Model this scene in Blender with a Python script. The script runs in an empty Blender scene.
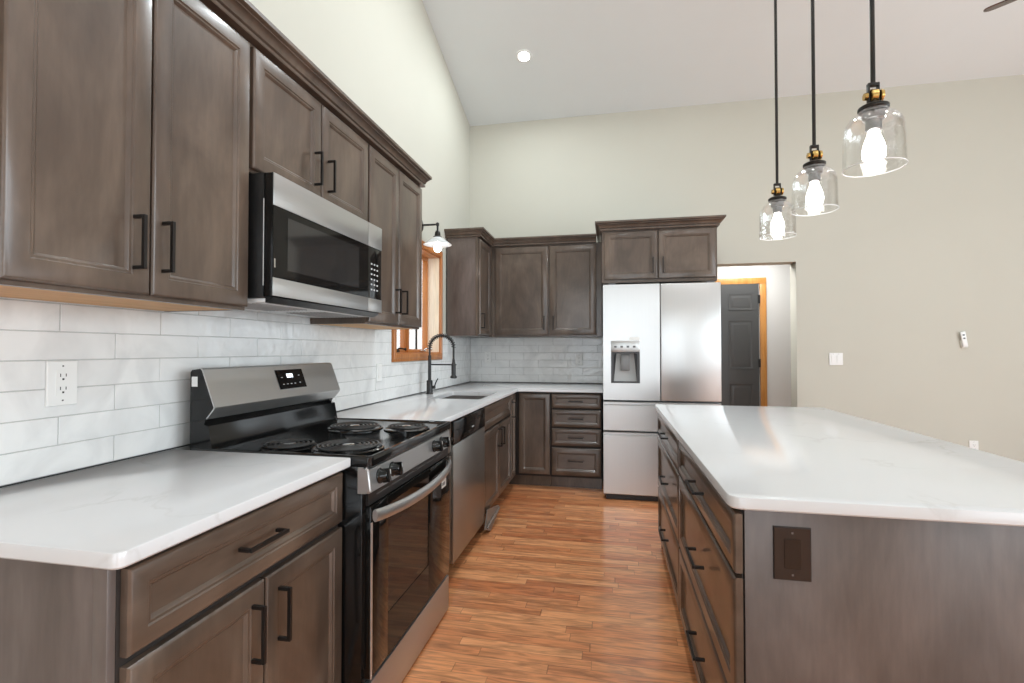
import bpy, bmesh, math, random
from mathutils import Vector, Matrix
random.seed(7)
C = bpy.context.scene.collection
FL = 0.03                      # floor level
LW, BW = -1.49, 5.08           # left wall plane x, back wall plane y
RW, RR = 5.6, -3.6             # right wall x, rear wall y
SL = 0.295                     # ceiling slope
ZB = 3.68                      # ceiling height at the back wall
YR = 0.74                      # ridge
def ceil_z(y): return ZB + SL*(BW-y) if y > YR else ZB + SL*(BW-YR) - SL*(YR-y)

# ---------------------------------------------------------------- camera
cam = bpy.data.cameras.new('camera'); cam.sensor_width = 36.0; cam.lens = 490.0/1024*36
cam.clip_start = 0.02
co = bpy.data.objects.new('camera', cam); C.objects.link(co)
co.location = (0, 0, 1.256)
co.rotation_euler = (math.radians(90+0.9938), 0, math.radians(11.4206))
bpy.context.scene.camera = co
# ---------------------------------------------------------------- world, exposure
w = bpy.data.worlds.new('world'); bpy.context.scene.world = w; w.use_nodes = True
w.node_tree.nodes['Background'].inputs[0].default_value = (0.93, 0.97, 1.0, 1)
w.node_tree.nodes['Background'].inputs[1].default_value = 1.5
vs = bpy.context.scene.view_settings
vs.view_transform = 'Standard'; vs.look = 'None'; vs.gamma = 1; vs.exposure = 0.27; vs.use_curve_mapping = False
# ---------------------------------------------------------------- lights
def area(name, loc, rot, sx, sy, power, col=(1, 1, 1)):
    l = bpy.data.lights.new(name, 'AREA'); l.shape = 'RECTANGLE'; l.size = sx; l.size_y = sy
    l.energy = power; l.color = col
    o = bpy.data.objects.new(name, l); C.objects.link(o); o.location = loc; o.rotation_euler = rot
    return o
PI = math.pi
DAY = (0.89, 1.02, 1.12)
# added area lights: daylight from unseen windows behind and right of the camera
area('added_daylight_rear', (-0.15, RR+0.12, 1.5), (PI/2, 0, 0), 2.3, 2.6, 30, DAY)
area('added_daylight_rear_right', (4.4, RR+0.12, 1.5), (PI/2, 0, 0), 1.8, 2.6, 36, DAY)
area('added_daylight_right', (RW-0.12, 1.3, 1.7), (PI/2, 0, PI/2), 3.2, 2.0, 112, DAY)
area('added_daylight_right_near', (RW-0.12, -2.0, 1.7), (PI/2, 0, PI/2), 1.8, 2.0, 50, DAY)

# ---------------------------------------------------------------- materials
def newmat(name):
    m = bpy.data.materials.new(name); m.use_nodes = True
    return m, m.node_tree, m.node_tree.nodes['Principled BSDF']
def N(nt, t, **kw):
    n = nt.nodes.new(t)
    for k, v in kw.items(): setattr(n, k, v)
    return n
def plain(name, col, rough=0.5, metal=0.0, spec=0.5, coat=0.0, noise=0.0, nscale=30, bump=0.0, bscale=60):
    m, nt, b = newmat(name); L = nt.links
    b.inputs['Base Color'].default_value = (*col, 1); b.inputs['Roughness'].default_value = rough
    b.inputs['Metallic'].default_value = metal; b.inputs['Specular IOR Level'].default_value = spec
    b.inputs['Coat Weight'].default_value = coat; b.inputs['Coat Roughness'].default_value = 0.08
    tc = N(nt, 'ShaderNodeTexCoord')
    nz = N(nt, 'ShaderNodeTexNoise'); nz.inputs['Scale'].default_value = nscale; nz.inputs['Detail'].default_value = 3
    L.new(tc.outputs['Object'], nz.inputs['Vector'])
    mr = N(nt, 'ShaderNodeMapRange'); mr.inputs['To Min'].default_value = 1-noise; mr.inputs['To Max'].default_value = 1+noise
    L.new(nz.outputs['Fac'], mr.inputs['Value'])
    vm = N(nt, 'ShaderNodeVectorMath', operation='SCALE'); vm.inputs[0].default_value = col
    L.new(mr.outputs[0], vm.inputs['Scale']); L.new(vm.outputs[0], b.inputs['Base Color'])
    if bump:
        n2 = N(nt, 'ShaderNodeTexNoise'); n2.inputs['Scale'].default_value = bscale; n2.inputs['Detail'].default_value = 2
        L.new(tc.outputs['Object'], n2.inputs['Vector'])
        bp = N(nt, 'ShaderNodeBump'); bp.inputs['Strength'].default_value = bump; bp.inputs['Distance'].default_value = 0.01
        L.new(n2.outputs['Fac'], bp.inputs['Height']); L.new(bp.outputs[0], b.inputs['Normal'])
    return m
def wood(name, c1, c2, scale=(9, 9, 1.2), rough=0.35, mott=0.22, fine=0.12, coat=0.25, crough=0.22):
    m, nt, b = newmat(name); L = nt.links
    tc = N(nt, 'ShaderNodeTexCoord'); mp = N(nt, 'ShaderNodeMapping'); mp.inputs['Scale'].default_value = scale
    L.new(tc.outputs['Object'], mp.inputs['Vector'])
    a = N(nt, 'ShaderNodeTexNoise'); a.inputs['Scale'].default_value = 1.0; a.inputs['Detail'].default_value = 6; a.inputs['Distortion'].default_value = 1.2
    L.new(mp.outputs[0], a.inputs['Vector'])
    mp2 = N(nt, 'ShaderNodeMapping'); mp2.inputs['Scale'].default_value = tuple(s*14 if s == max(scale) else s*5 for s in scale)
    L.new(tc.outputs['Object'], mp2.inputs['Vector'])
    f = N(nt, 'ShaderNodeTexNoise'); f.inputs['Scale'].default_value = 1.0; f.inputs['Detail'].default_value = 4
    L.new(mp2.outputs[0], f.inputs['Vector'])
    cr = N(nt, 'ShaderNodeValToRGB'); cr.color_ramp.elements[0].position = 0.3; cr.color_ramp.elements[1].position = 0.7
    cr.color_ramp.elements[0].color = (*c1, 1); cr.color_ramp.elements[1].color = (*c2, 1)
    L.new(a.outputs['Fac'], cr.inputs['Fac'])
    mr = N(nt, 'ShaderNodeMapRange'); mr.inputs['From Min'].default_value = 0.3; mr.inputs['From Max'].default_value = 0.7
    mr.inputs['To Min'].default_value = 1-fine; mr.inputs['To Max'].default_value = 1+fine
    L.new(f.outputs['Fac'], mr.inputs['Value'])
    vm = N(nt, 'ShaderNodeVectorMath', operation='SCALE'); L.new(cr.outputs[0], vm.inputs[0]); L.new(mr.outputs[0], vm.inputs['Scale'])
    L.new(vm.outputs[0], b.inputs['Base Color'])
    b.inputs['Roughness'].default_value = rough; b.inputs['Coat Weight'].default_value = coat; b.inputs['Coat Roughness'].default_value = crough
    bp = N(nt, 'ShaderNodeBump'); bp.inputs['Strength'].default_value = 0.05; bp.inputs['Distance'].default_value = 0.004
    L.new(f.outputs['Fac'], bp.inputs['Height']); L.new(bp.outputs[0], b.inputs['Normal'])
    return m
M = {}
BR1, BR2 = (0.062, 0.041, 0.029), (0.136, 0.096, 0.070)
M['wood'] = wood('cabinet wood', BR1, BR2, scale=(4, 4, 2.2), fine=0.10, coat=0.4, crough=0.13)
M['wood_h'] = wood('cabinet wood horizontal', BR1, BR2, scale=(2.2, 2.2, 4), fine=0.10, coat=0.4, crough=0.13)
M['panel'] = wood('cabinet end veneer', (0.076, 0.056, 0.047), (0.145, 0.113, 0.100), scale=(4.5, 4.5, 1.8), fine=0.12, coat=0.15, crough=0.3)
M['carcass'] = plain('cabinet shadow gap', (0.022, 0.016, 0.013), 0.6)
M['pale_wood'] = wood('pale plywood', (0.50, 0.27, 0.10), (0.66, 0.38, 0.17), scale=(9, 1.0, 9), rough=0.6, coat=0)
M['honey'] = wood('honey oak trim', (0.36, 0.115, 0.028), (0.56, 0.22, 0.06), scale=(14, 14, 1.5), rough=0.35)
M['honey_h'] = wood('honey oak trim horizontal', (0.36, 0.115, 0.028), (0.56, 0.22, 0.06), scale=(14, 1.5, 14), rough=0.35)
M['jamb'] = wood('daylit jamb wood', (0.86, 0.70, 0.50), (0.92, 0.80, 0.64), scale=(14, 14, 1.5), rough=0.5, coat=0)  # paler than the trim: bright daylight on the liner is put into the colour
M['gold'] = wood('golden oak casing', (0.42, 0.17, 0.030), (0.62, 0.30, 0.08), scale=(14, 14, 1.5), rough=0.4)
M['black'] = plain('matte black metal', (0.012, 0.011, 0.011), 0.4, spec=0.5)
M['pull'] = plain('dark bronze pull', (0.010, 0.008, 0.007), 0.42, spec=0.35)
M['gloss'] = plain('black enamel', (0.005, 0.005, 0.005), 0.09, spec=0.4)
M['glassblack'] = plain('black glass', (0.006, 0.0055, 0.005), 0.05, spec=0.22)
M['blackplastic'] = plain('black plastic', (0.010, 0.010, 0.010), 0.35)
M['coil'] = plain('burner coil', (0.05, 0.05, 0.05), 0.3, metal=0.6)
M['chrome'] = plain('chrome', (0.75, 0.75, 0.75), 0.12, metal=1)
M['white'] = plain('white plastic', (0.80, 0.80, 0.78), 0.35)
M['almond'] = plain('pale cream plastic', (0.72, 0.72, 0.66), 0.4)
M['slot'] = plain('dark slot', (0.02, 0.02, 0.02), 0.6)
M['mark'] = plain('pale printed mark', (0.6, 0.6, 0.6), 0.5)
M['brown_plastic'] = plain('dark brown plastic', (0.022, 0.015, 0.013), 0.25)
M['brown_switch'] = plain('dark brown rocker', (0.014, 0.010, 0.009), 0.2)
M['grille'] = plain('grille grey', (0.10, 0.10, 0.10), 0.5)
M['grey_trim'] = plain('grey trim metal', (0.30, 0.28, 0.26), 0.4, metal=0.5)
M['socketmetal'] = plain('grey socket metal', (0.18, 0.18, 0.18), 0.3, metal=0.8)
M['filtergrey'] = plain('filter grey', (0.40, 0.40, 0.40), 0.5)
M['brass'] = plain('brass', (0.55, 0.36, 0.12), 0.25, metal=1)
M['bronze'] = plain('dark bronze', (0.020, 0.017, 0.014), 0.38, metal=0.5)
M['wall'] = plain('cream wall paint', (0.545, 0.530, 0.460), 0.75, spec=0.2, noise=0.015, nscale=3, bump=0.03, bscale=150)
M['hall'] = plain('hall paint', (0.62, 0.62, 0.61), 0.75, spec=0.2, noise=0.015, nscale=3)
M['ceiling'] = plain('ceiling paint', (0.735, 0.765, 0.765), 0.85, spec=0.1, noise=0.015, nscale=4)
M['door'] = plain('charcoal door paint', (0.060, 0.062, 0.064), 0.35)
M['grout'] = plain('grout', (0.52, 0.52, 0.50), 0.8)
M['hood'] = plain('hood metal', (0.75, 0.75, 0.74), 0.35, metal=0.2)
M['sinksteel'] = plain('sink steel', (0.42, 0.42, 0.42), 0.35, metal=0.7)
M['blade'] = wood('fan blade wood', (0.05, 0.022, 0.012), (0.10, 0.045, 0.025))
M['fridge_side'] = plain('fridge side grey', (0.10, 0.10, 0.105), 0.45)

def emis(name, col, s):
    m, nt, b = newmat(name)
    b.inputs['Base Color'].default_value = (*col, 1); b.inputs['Emission Color'].default_value = (*col, 1)
    b.inputs['Emission Strength'].default_value = s
    return m
M['bulb'] = emis('lit bulb', (1, 0.98, 0.94), 8)
M['lens'] = emis('lit downlight', (1, 0.98, 0.95), 12)

def steel(name, col, rough, axis, metal=1.0):
    m, nt, b = newmat(name); L = nt.links
    b.inputs['Metallic'].default_value = metal
    tc = N(nt, 'ShaderNodeTexCoord'); mp = N(nt, 'ShaderNodeMapping')
    mp.inputs['Scale'].default_value = (1, 1, 200) if axis == 'h' else (120, 120, 1)
    L.new(tc.outputs['Object'], mp.inputs['Vector'])
    nz = N(nt, 'ShaderNodeTexNoise'); nz.inputs['Scale'].default_value = 1; nz.inputs['Detail'].default_value = 2
    L.new(mp.outputs[0], nz.inputs['Vector'])
    mr = N(nt, 'ShaderNodeMapRange'); mr.inputs['To Min'].default_value = rough-0.02; mr.inputs['To Max'].default_value = rough+0.02
    L.new(nz.outputs['Fac'], mr.inputs['Value']); L.new(mr.outputs[0], b.inputs['Roughness'])
    m2 = N(nt, 'ShaderNodeMapRange'); m2.inputs['To Min'].default_value = 0.975; m2.inputs['To Max'].default_value = 1.025
    L.new(nz.outputs['Fac'], m2.inputs['Value'])
    vm = N(nt, 'ShaderNodeVectorMath', operation='SCALE'); vm.inputs[0].default_value = col
    L.new(m2.outputs[0], vm.inputs['Scale']); L.new(vm.outputs[0], b.inputs['Base Color'])
    b.inputs['Anisotropic'].default_value = 0.5
    return m
M['steel'] = steel('brushed steel', (0.60, 0.60, 0.595), 0.31, 'v', 0.76)
M['steel_h'] = steel('brushed steel horizontal', (0.52, 0.52, 0.515), 0.34, 'h', 0.88)
M['steel_dark'] = steel('dishwasher steel', (0.34, 0.335, 0.32), 0.3, 'v', 0.85)

def thin_glass(name, tint, base, rim, rimcol=(1, 1, 1), bub=0.0):
    """clear sheet: see-through, mirror-like reflection growing towards grazing angles"""
    m, nt, b = newmat(name); L = nt.links; nt.nodes.remove(b)
    out = nt.nodes['Material Output']
    tr = N(nt, 'ShaderNodeBsdfTransparent'); tr.inputs[0].default_value = (*tint, 1)
    gl = N(nt, 'ShaderNodeBsdfGlossy'); gl.inputs['Roughness'].default_value = 0.03; gl.inputs[0].default_value = (*rimcol, 1)
    lw = N(nt, 'ShaderNodeLayerWeight'); lw.inputs['Blend'].default_value = 0.35
    mr = N(nt, 'ShaderNodeMapRange'); mr.inputs['To Min'].default_value = base; mr.inputs['To Max'].default_value = rim
    L.new(lw.outputs['Facing'], mr.inputs['Value'])
    mx = N(nt, 'ShaderNodeMixShader'); L.new(mr.outputs[0], mx.inputs[0])
    L.new(tr.outputs[0], mx.inputs[1]); L.new(gl.outputs[0], mx.inputs[2])
    last = mx
    if bub:
        tc = N(nt, 'ShaderNodeTexCoord'); nz = N(nt, 'ShaderNodeTexNoise'); nz.inputs['Scale'].default_value = 55; nz.inputs['Detail'].default_value = 1
        L.new(tc.outputs['Object'], nz.inputs['Vector'])
        bp = N(nt, 'ShaderNodeBump'); bp.inputs['Strength'].default_value = bub; bp.inputs['Distance'].default_value = 0.01
        L.new(nz.outputs['Fac'], bp.inputs['Height']); L.new(bp.outputs[0], gl.inputs['Normal']); L.new(bp.outputs[0], lw.inputs['Normal'])
    L.new(last.outputs[0], out.inputs['Surface'])
    return m
M['glass'] = thin_glass('seeded clear glass', (0.97, 0.97, 0.97), 0.03, 0.42, bub=0.10)
M['pane'] = thin_glass('window glass', (0.98, 0.98, 0.98), 0.04, 0.5)
M['ovenglass'] = thin_glass('tinted oven glass', (0.45, 0.40, 0.36), 0.03, 0.22)
M['rimglass'] = plain('glass rim', (0.85, 0.86, 0.86), 0.1, spec=0.8)
M['shadeglass'] = plain('pale enamel cone shade', (0.62, 0.63, 0.63), 0.25)

def mat_floor():
    m, nt, b = newmat('oak strip floor'); L = nt.links
    tc = N(nt, 'ShaderNodeTexCoord'); sp = N(nt, 'ShaderNodeSeparateXYZ'); L.new(tc.outputs['Object'], sp.inputs[0])
    def math_(op, a, bb=None):
        n = N(nt, 'ShaderNodeMath', operation=op)
        for i, v in enumerate((a, bb)):
            if v is None: continue
            if isinstance(v, (int, float)): n.inputs[i].default_value = v
            else: L.new(v, n.inputs[i])
        return n.outputs[0]
    yy = math_('DIVIDE', sp.outputs['Y'], 0.057)
    row = math_('FLOOR', yy); fy = math_('FRACT', yy)
    wn = N(nt, 'ShaderNodeTexWhiteNoise', noise_dimensions='1D'); L.new(row, wn.inputs['W'])
    xx = math_('ADD', math_('DIVIDE', sp.outputs['X'], 0.62), math_('MULTIPLY', wn.outputs['Value'], 13.7))
    # vary plank length a little along the row
    xx = math_('ADD', xx, math_('MULTIPLY', math_('SINE', math_('ADD', math_('MULTIPLY', sp.outputs['X'], 2.1), math_('MULTIPLY', row, 1.7))), 0.35))
    pid = math_('FLOOR', xx); fx = math_('FRACT', xx)
    cv = N(nt, 'ShaderNodeCombineXYZ'); L.new(pid, cv.inputs[0]); L.new(row, cv.inputs[1])
    wn2 = N(nt, 'ShaderNodeTexWhiteNoise', noise_dimensions='2D'); L.new(cv.outputs[0], wn2.inputs['Vector'])
    # grain
    off = N(nt, 'ShaderNodeCombineXYZ'); L.new(math_('MULTIPLY', wn2.outputs['Value'], 37.0), off.inputs[0]); L.new(math_('MULTIPLY', wn2.outputs['Value'], 91.0), off.inputs[2])
    va = N(nt, 'ShaderNodeVectorMath', operation='ADD'); L.new(tc.outputs['Object'], va.inputs[0]); L.new(off.outputs[0], va.inputs[1])
    mp = N(nt, 'ShaderNodeMapping'); mp.inputs['Scale'].default_value = (4.0, 30, 3); L.new(va.outputs[0], mp.inputs['Vector'])
    g = N(nt, 'ShaderNodeTexNoise'); g.inputs['Scale'].default_value = 1; g.inputs['Detail'].default_value = 6; g.inputs['Distortion'].default_value = 1.6
    L.new(mp.outputs[0], g.inputs['Vector'])
    mp3 = N(nt, 'ShaderNodeMapping'); mp3.inputs['Scale'].default_value = (9, 160, 3); L.new(va.outputs[0], mp3.inputs['Vector'])
    g2 = N(nt, 'ShaderNodeTexNoise'); g2.inputs['Scale'].default_value = 1; g2.inputs['Detail'].default_value = 3
    L.new(mp3.outputs[0], g2.inputs['Vector'])
    cr = N(nt, 'ShaderNodeValToRGB'); e = cr.color_ramp.elements
    e[0].position = 0.0; e[0].color = (0.50, 0.165, 0.062, 1); e[1].position = 1.0; e[1].color = (0.72, 0.33, 0.145, 1)
    x1 = e.new(0.35); x1.color = (0.60, 0.235, 0.095, 1); x2 = e.new(0.7); x2.color = (0.66, 0.28, 0.118, 1)
    L.new(wn2.outputs['Value'], cr.inputs['Fac'])
    gr = N(nt, 'ShaderNodeMapRange'); gr.inputs['From Min'].default_value = 0.28; gr.inputs['From Max'].default_value = 0.6
    gr.inputs['To Min'].default_value = 0.58; gr.inputs['To Max'].default_value = 1.22; L.new(g.outputs['Fac'], gr.inputs['Value'])
    gr2 = N(nt, 'ShaderNodeMapRange'); gr2.inputs['From Min'].default_value = 0.3; gr2.inputs['From Max'].default_value = 0.7
    gr2.inputs['To Min'].default_value = 0.90; gr2.inputs['To Max'].default_value = 1.12; L.new(g2.outputs['Fac'], gr2.inputs['Value'])
    seam = math_('MINIMUM', math_('MINIMUM', fy, math_('SUBTRACT', 1, fy)), math_('MULTIPLY', math_('MINIMUM', fx, math_('SUBTRACT', 1, fx)), 9))
    sm = N(nt, 'ShaderNodeMapRange'); sm.inputs['From Max'].default_value = 0.035; sm.inputs['To Min'].default_value = 0.45; L.new(seam, sm.inputs['Value'])
    k = math_('MULTIPLY', math_('MULTIPLY', gr.outputs[0], gr2.outputs[0]), sm.outputs[0])
    vm = N(nt, 'ShaderNodeVectorMath', operation='SCALE'); L.new(cr.outputs[0], vm.inputs[0]); L.new(k, vm.inputs['Scale'])
    L.new(vm.outputs[0], b.inputs['Base Color'])
    b.inputs['Roughness'].default_value = 0.32; b.inputs['Coat Weight'].default_value = 0.5; b.inputs['Coat Roughness'].default_value = 0.15
    bp = N(nt, 'ShaderNodeBump'); bp.inputs['Strength'].default_value = 0.25; bp.inputs['Distance'].default_value = 0.002
    L.new(k, bp.inputs['Height']); L.new(bp.outputs[0], b.inputs['Normal'])
    return m
M['floor'] = mat_floor()

def mat_quartz():
    m, nt, b = newmat('white quartz'); L = nt.links
    tc = N(nt, 'ShaderNodeTexCoord')
    n1 = N(nt, 'ShaderNodeTexNoise'); n1.inputs['Scale'].default_value = 2.2; n1.inputs['Detail'].default_value = 7; n1.inputs['Distortion'].default_value = 0.6
    L.new(tc.outputs['Object'], n1.inputs['Vector'])
    a = N(nt, 'ShaderNodeMath', operation='SUBTRACT'); a.inputs[1].default_value = 0.5; L.new(n1.outputs['Fac'], a.inputs[0])
    ab = N(nt, 'ShaderNodeMath', operation='ABSOLUTE'); L.new(a.outputs[0], ab.inputs[0])
    mr = N(nt, 'ShaderNodeMapRange'); mr.inputs['From Max'].default_value = 0.014; mr.inputs['To Min'].default_value = 1; mr.inputs['To Max'].default_value = 0
    L.new(ab.outputs[0], mr.inputs['Value'])
    n2 = N(nt, 'ShaderNodeTexNoise'); n2.inputs['Scale'].default_value = 3.5; L.new(tc.outputs['Object'], n2.inputs['Vector'])
    m3 = N(nt, 'ShaderNodeMapRange'); m3.inputs['From Min'].default_value = 0.5; m3.inputs['From Max'].default_value = 0.75; m3.inputs['To Max'].default_value = 0.7
    L.new(n2.outputs['Fac'], m3.inputs['Value'])
    mu = N(nt, 'ShaderNodeMath', operation='MULTIPLY'); L.new(mr.outputs[0], mu.inputs[0]); L.new(m3.outputs[0], mu.inputs[1])
    mx = N(nt, 'ShaderNodeMixRGB'); mx.inputs[1].default_value = (0.66, 0.66, 0.665, 1); mx.inputs[2].default_value = (0.52, 0.51, 0.50, 1)
    L.new(mu.outputs[0], mx.inputs[0]); L.new(mx.outputs[0], b.inputs['Base Color'])
    b.inputs['Roughness'].default_value = 0.12; b.inputs['Specular IOR Level'].default_value = 0.5
    return m
M['quartz'] = mat_quartz()
def mat_tile():
    m, nt, b = newmat('white glazed tile'); L = nt.links
    tc = N(nt, 'ShaderNodeTexCoord')
    n1 = N(nt, 'ShaderNodeTexNoise'); n1.inputs['Scale'].default_value = 5; n1.inputs['Detail'].default_value = 4; n1.inputs['Distortion'].default_value = 1.0
    L.new(tc.outputs['Object'], n1.inputs['Vector'])
    cr = N(nt, 'ShaderNodeValToRGB'); cr.color_ramp.elements[0].position = 0.32; cr.color_ramp.elements[1].position = 0.55
    cr.color_ramp.elements[0].color = (0.69, 0.69, 0.68, 1); cr.color_ramp.elements[1].color = (0.80, 0.80, 0.785, 1)
    L.new(n1.outputs['Fac'], cr.inputs['Fac']); L.new(cr.outputs[0], b.inputs['Base Color'])
    b.inputs['Roughness'].default_value = 0.08
    n2 = N(nt, 'ShaderNodeTexNoise'); n2.inputs['Scale'].default_value = 22; n2.inputs['Detail'].default_value = 1
    L.new(tc.outputs['Object'], n2.inputs['Vector'])
    bp = N(nt, 'ShaderNodeBump'); bp.inputs['Strength'].default_value = 0.5; bp.inputs['Distance'].default_value = 0.006
    L.new(n2.outputs['Fac'], bp.inputs['Height']); L.new(bp.outputs[0], b.inputs['Normal'])
    return m
M['tile'] = mat_tile()

# ---------------------------------------------------------------- mesh helpers (all coordinates are world metres)
X, Y, Z = Vector((1, 0, 0)), Vector((0, 1, 0)), Vector((0, 0, 1))
def B(): return bmesh.new()
def box(bm, x0, x1, y0, y1, z0, z1, bev=0.0, seg=2):
    vs_ = [bm.verts.new((x, y, z)) for x in (x0, x1) for y in (y0, y1) for z in (z0, z1)]
    fs = [bm.faces.new([vs_[i] for i in q]) for q in ((0, 1, 3, 2), (4, 6, 7, 5), (0, 4, 5, 1), (2, 3, 7, 6), (0, 2, 6, 4), (1, 5, 7, 3))]
    if bev:
        es = list({e for f in fs for e in f.edges})
        bmesh.ops.bevel(bm, geom=es, offset=bev, segments=seg, affect='EDGES', profile=0.5)
    return bm
def rings(bm, loops, cap0=True, cap1=True, closed=True):
    vv = [[bm.verts.new(p) for p in lp] for lp in loops]
    n = len(vv[0])
    for a, b_ in zip(vv, vv[1:]):
        for i in range(n if closed else n-1):
            j = (i+1) % n
            bm.faces.new((a[i], a[j], b_[j], b_[i]))
    if cap0: bm.faces.new(list(reversed(vv[0])))
    if cap1: bm.faces.new(vv[-1])
    return vv
def frame_of(d):
    d = Vector(d).normalized(); a = Z if abs(d.z) < 0.9 else X
    u = d.cross(a).normalized(); return u, d.cross(u).normalized(), d
def tube(bm, pts, r, seg=12, cap=True):
    pts = [Vector(p) for p in pts]; rs = r if isinstance(r, (list, tuple)) else [r]*len(pts)
    loops = []; u = None
    for i, p in enumerate(pts):
        d = (pts[min(i+1, len(pts)-1)] - pts[max(i-1, 0)]).normalized()
        if u is None: u, v, _ = frame_of(d)
        else:
            u = (u - d*u.dot(d)).normalized(); v = d.cross(u)
        v = d.cross(u)
        loops.append([p + (u*math.cos(2*PI*k/seg) + v*math.sin(2*PI*k/seg))*rs[i] for k in range(seg)])
    rings(bm, loops, cap, cap); return bm
def lathe(bm, c, prof, axis=Z, seg=32, cap0=True, cap1=True):
    c = Vector(c); u, v, d = frame_of(axis)
    loops = [[c + d*h + (u*math.cos(2*PI*k/seg) + v*math.sin(2*PI*k/seg))*max(r, 1e-4) for k in range(seg)] for r, h in prof]
    rings(bm, loops, cap0, cap1); return bm
def prism(bm, pts, d):
    a = [Vector(p) for p in pts]; d = Vector(d)
    rings(bm, [a, [p + d for p in a]]); return bm
def torus(bm, c, R, r, seg=40, s2=8):
    tube_pts = [(c[0]+R*math.cos(2*PI*i/seg), c[1]+R*math.sin(2*PI*i/seg), c[2]) for i in range(seg)]
    vv = []
    for i in range(seg):
        a = 2*PI*i/seg; d = Vector((math.cos(a), math.sin(a), 0))
        vv.append([bm.verts.new(Vector(c) + d*(R + r*math.cos(2*PI*k/s2)) + Z*r*math.sin(2*PI*k/s2)) for k in range(s2)])
    for i in range(seg):
        for k in range(s2):
            bm.faces.new((vv[i][k], vv[(i+1) % seg][k], vv[(i+1) % seg][(k+1) % s2], vv[i][(k+1) % s2]))
    return bm
def rpoly(pts, r, seg=6):
    """round the corners of a polygon; r = number or list"""
    out = []; n = len(pts); rs = r if isinstance(r, list) else [r]*n
    for i in range(n):
        p = Vector(pts[i]); a = (Vector(pts[i-1])-p).normalized(); b_ = (Vector(pts[(i+1) % n])-p).normalized(); rr = rs[i]
        if rr <= 0: out.append(p); continue
        p0 = p + a*rr; p1 = p + b_*rr
        for k in range(seg+1):
            t = k/seg; out.append((1-t)**2*p0 + 2*t*(1-t)*p + t*t*p1)
    return out
def offset(pts, d):
    n = len(pts); out = []
    for i in range(n):
        p = pts[i]; a = (p-pts[i-1]).normalized(); b_ = (pts[(i+1) % n]-p).normalized()
        na = Vector((-a.y, a.x)); nb = Vector((-b_.y, b_.x)); m_ = (na+nb)
        if m_.length < 1e-6: m_ = na
        m_.normalize(); out.append(p + m_*(d/max(0.3, m_.dot(na))))
    return out
def slab(pts, r, z0, z1, e=0.004, hole=None):
    """worktop: CCW outline with rounded corners and eased edges"""
    bm = B(); P = rpoly([Vector(p) for p in pts], r)
    prof = [(e, z0), (0, z0+e), (0, z1-e), (e*0.3, z1-e*0.3), (e, z1)]
    vv = []
    for d, z in prof:
        q = offset(P, d); vv.append([bm.verts.new((p.x, p.y, z)) for p in q])
    n = len(P)
    for a, b_ in zip(vv, vv[1:]):
        for i in range(n): bm.faces.new((a[i], a[(i+1) % n], b_[(i+1) % n], b_[i]))
    for loop, z in ((vv[0], z0), (vv[-1], z1)):
        es = [bm.edges.get((loop[i], loop[(i+1) % n])) for i in range(n)]
        if hole:
            H = rpoly([Vector(p) for p in hole], 0.02, 4)
            hv = [bm.verts.new((p.x, p.y, z)) for p in H]
            es += [bm.edges.new((hv[i], hv[(i+1) % len(hv)])) for i in range(len(hv))]
            if z == z0: h0 = hv
            else:
                for i in range(len(hv)):
                    j = (i+1) % len(hv); bm.faces.new((h0[j], h0[i], hv[i], hv[j]))
        bmesh.ops.triangle_fill(bm, edges=es, use_beauty=True)
    bmesh.ops.recalc_face_normals(bm, faces=bm.faces)
    return bm
SMOOTH = math.radians(32)
def obj(name, bm, mat, parent=None, smooth=True, recalc=True):
    if recalc: bmesh.ops.recalc_face_normals(bm, faces=bm.faces)
    off = Vector((0, 0, 0)); p = parent
    while p is not None: off += p.location; p = p.parent
    if parent is None:
        c = [v.co for v in bm.verts]
        off = Vector(((min(v.x for v in c)+max(v.x for v in c))/2, (min(v.y for v in c)+max(v.y for v in c))/2, min(v.z for v in c)))
    bmesh.ops.translate(bm, verts=bm.verts, vec=-off)
    me = bpy.data.meshes.new(name); 
    if smooth:
        for f in bm.faces: f.smooth = True
        for e_ in bm.edges:
            if len(e_.link_faces) == 2 and e_.calc_face_angle(0) > SMOOTH: e_.smooth = False
    bm.to_mesh(me); bm.free()
    me.materials.append(M[mat] if isinstance(mat, str) else mat)
    o = bpy.data.objects.new(name, me); C.objects.link(o)
    if parent is None: o.location = off
    else: o.parent = parent
    return o
def tag(o, label, cat, group=None):
    o['label'] = label; o['category'] = cat
    if group: o['group'] = group
    return o
def thing(name, label, cat, loc, group=None):
    o = bpy.data.objects.new(name, None); C.objects.link(o); o.location = loc; o.empty_display_size = 0.1
    return tag(o, label, cat, group)
def struct(name, bm, mat, parent=None):
    o = obj(name, bm, mat, parent)
    if parent is None: o['kind'] = 'structure'
    return o

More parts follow.
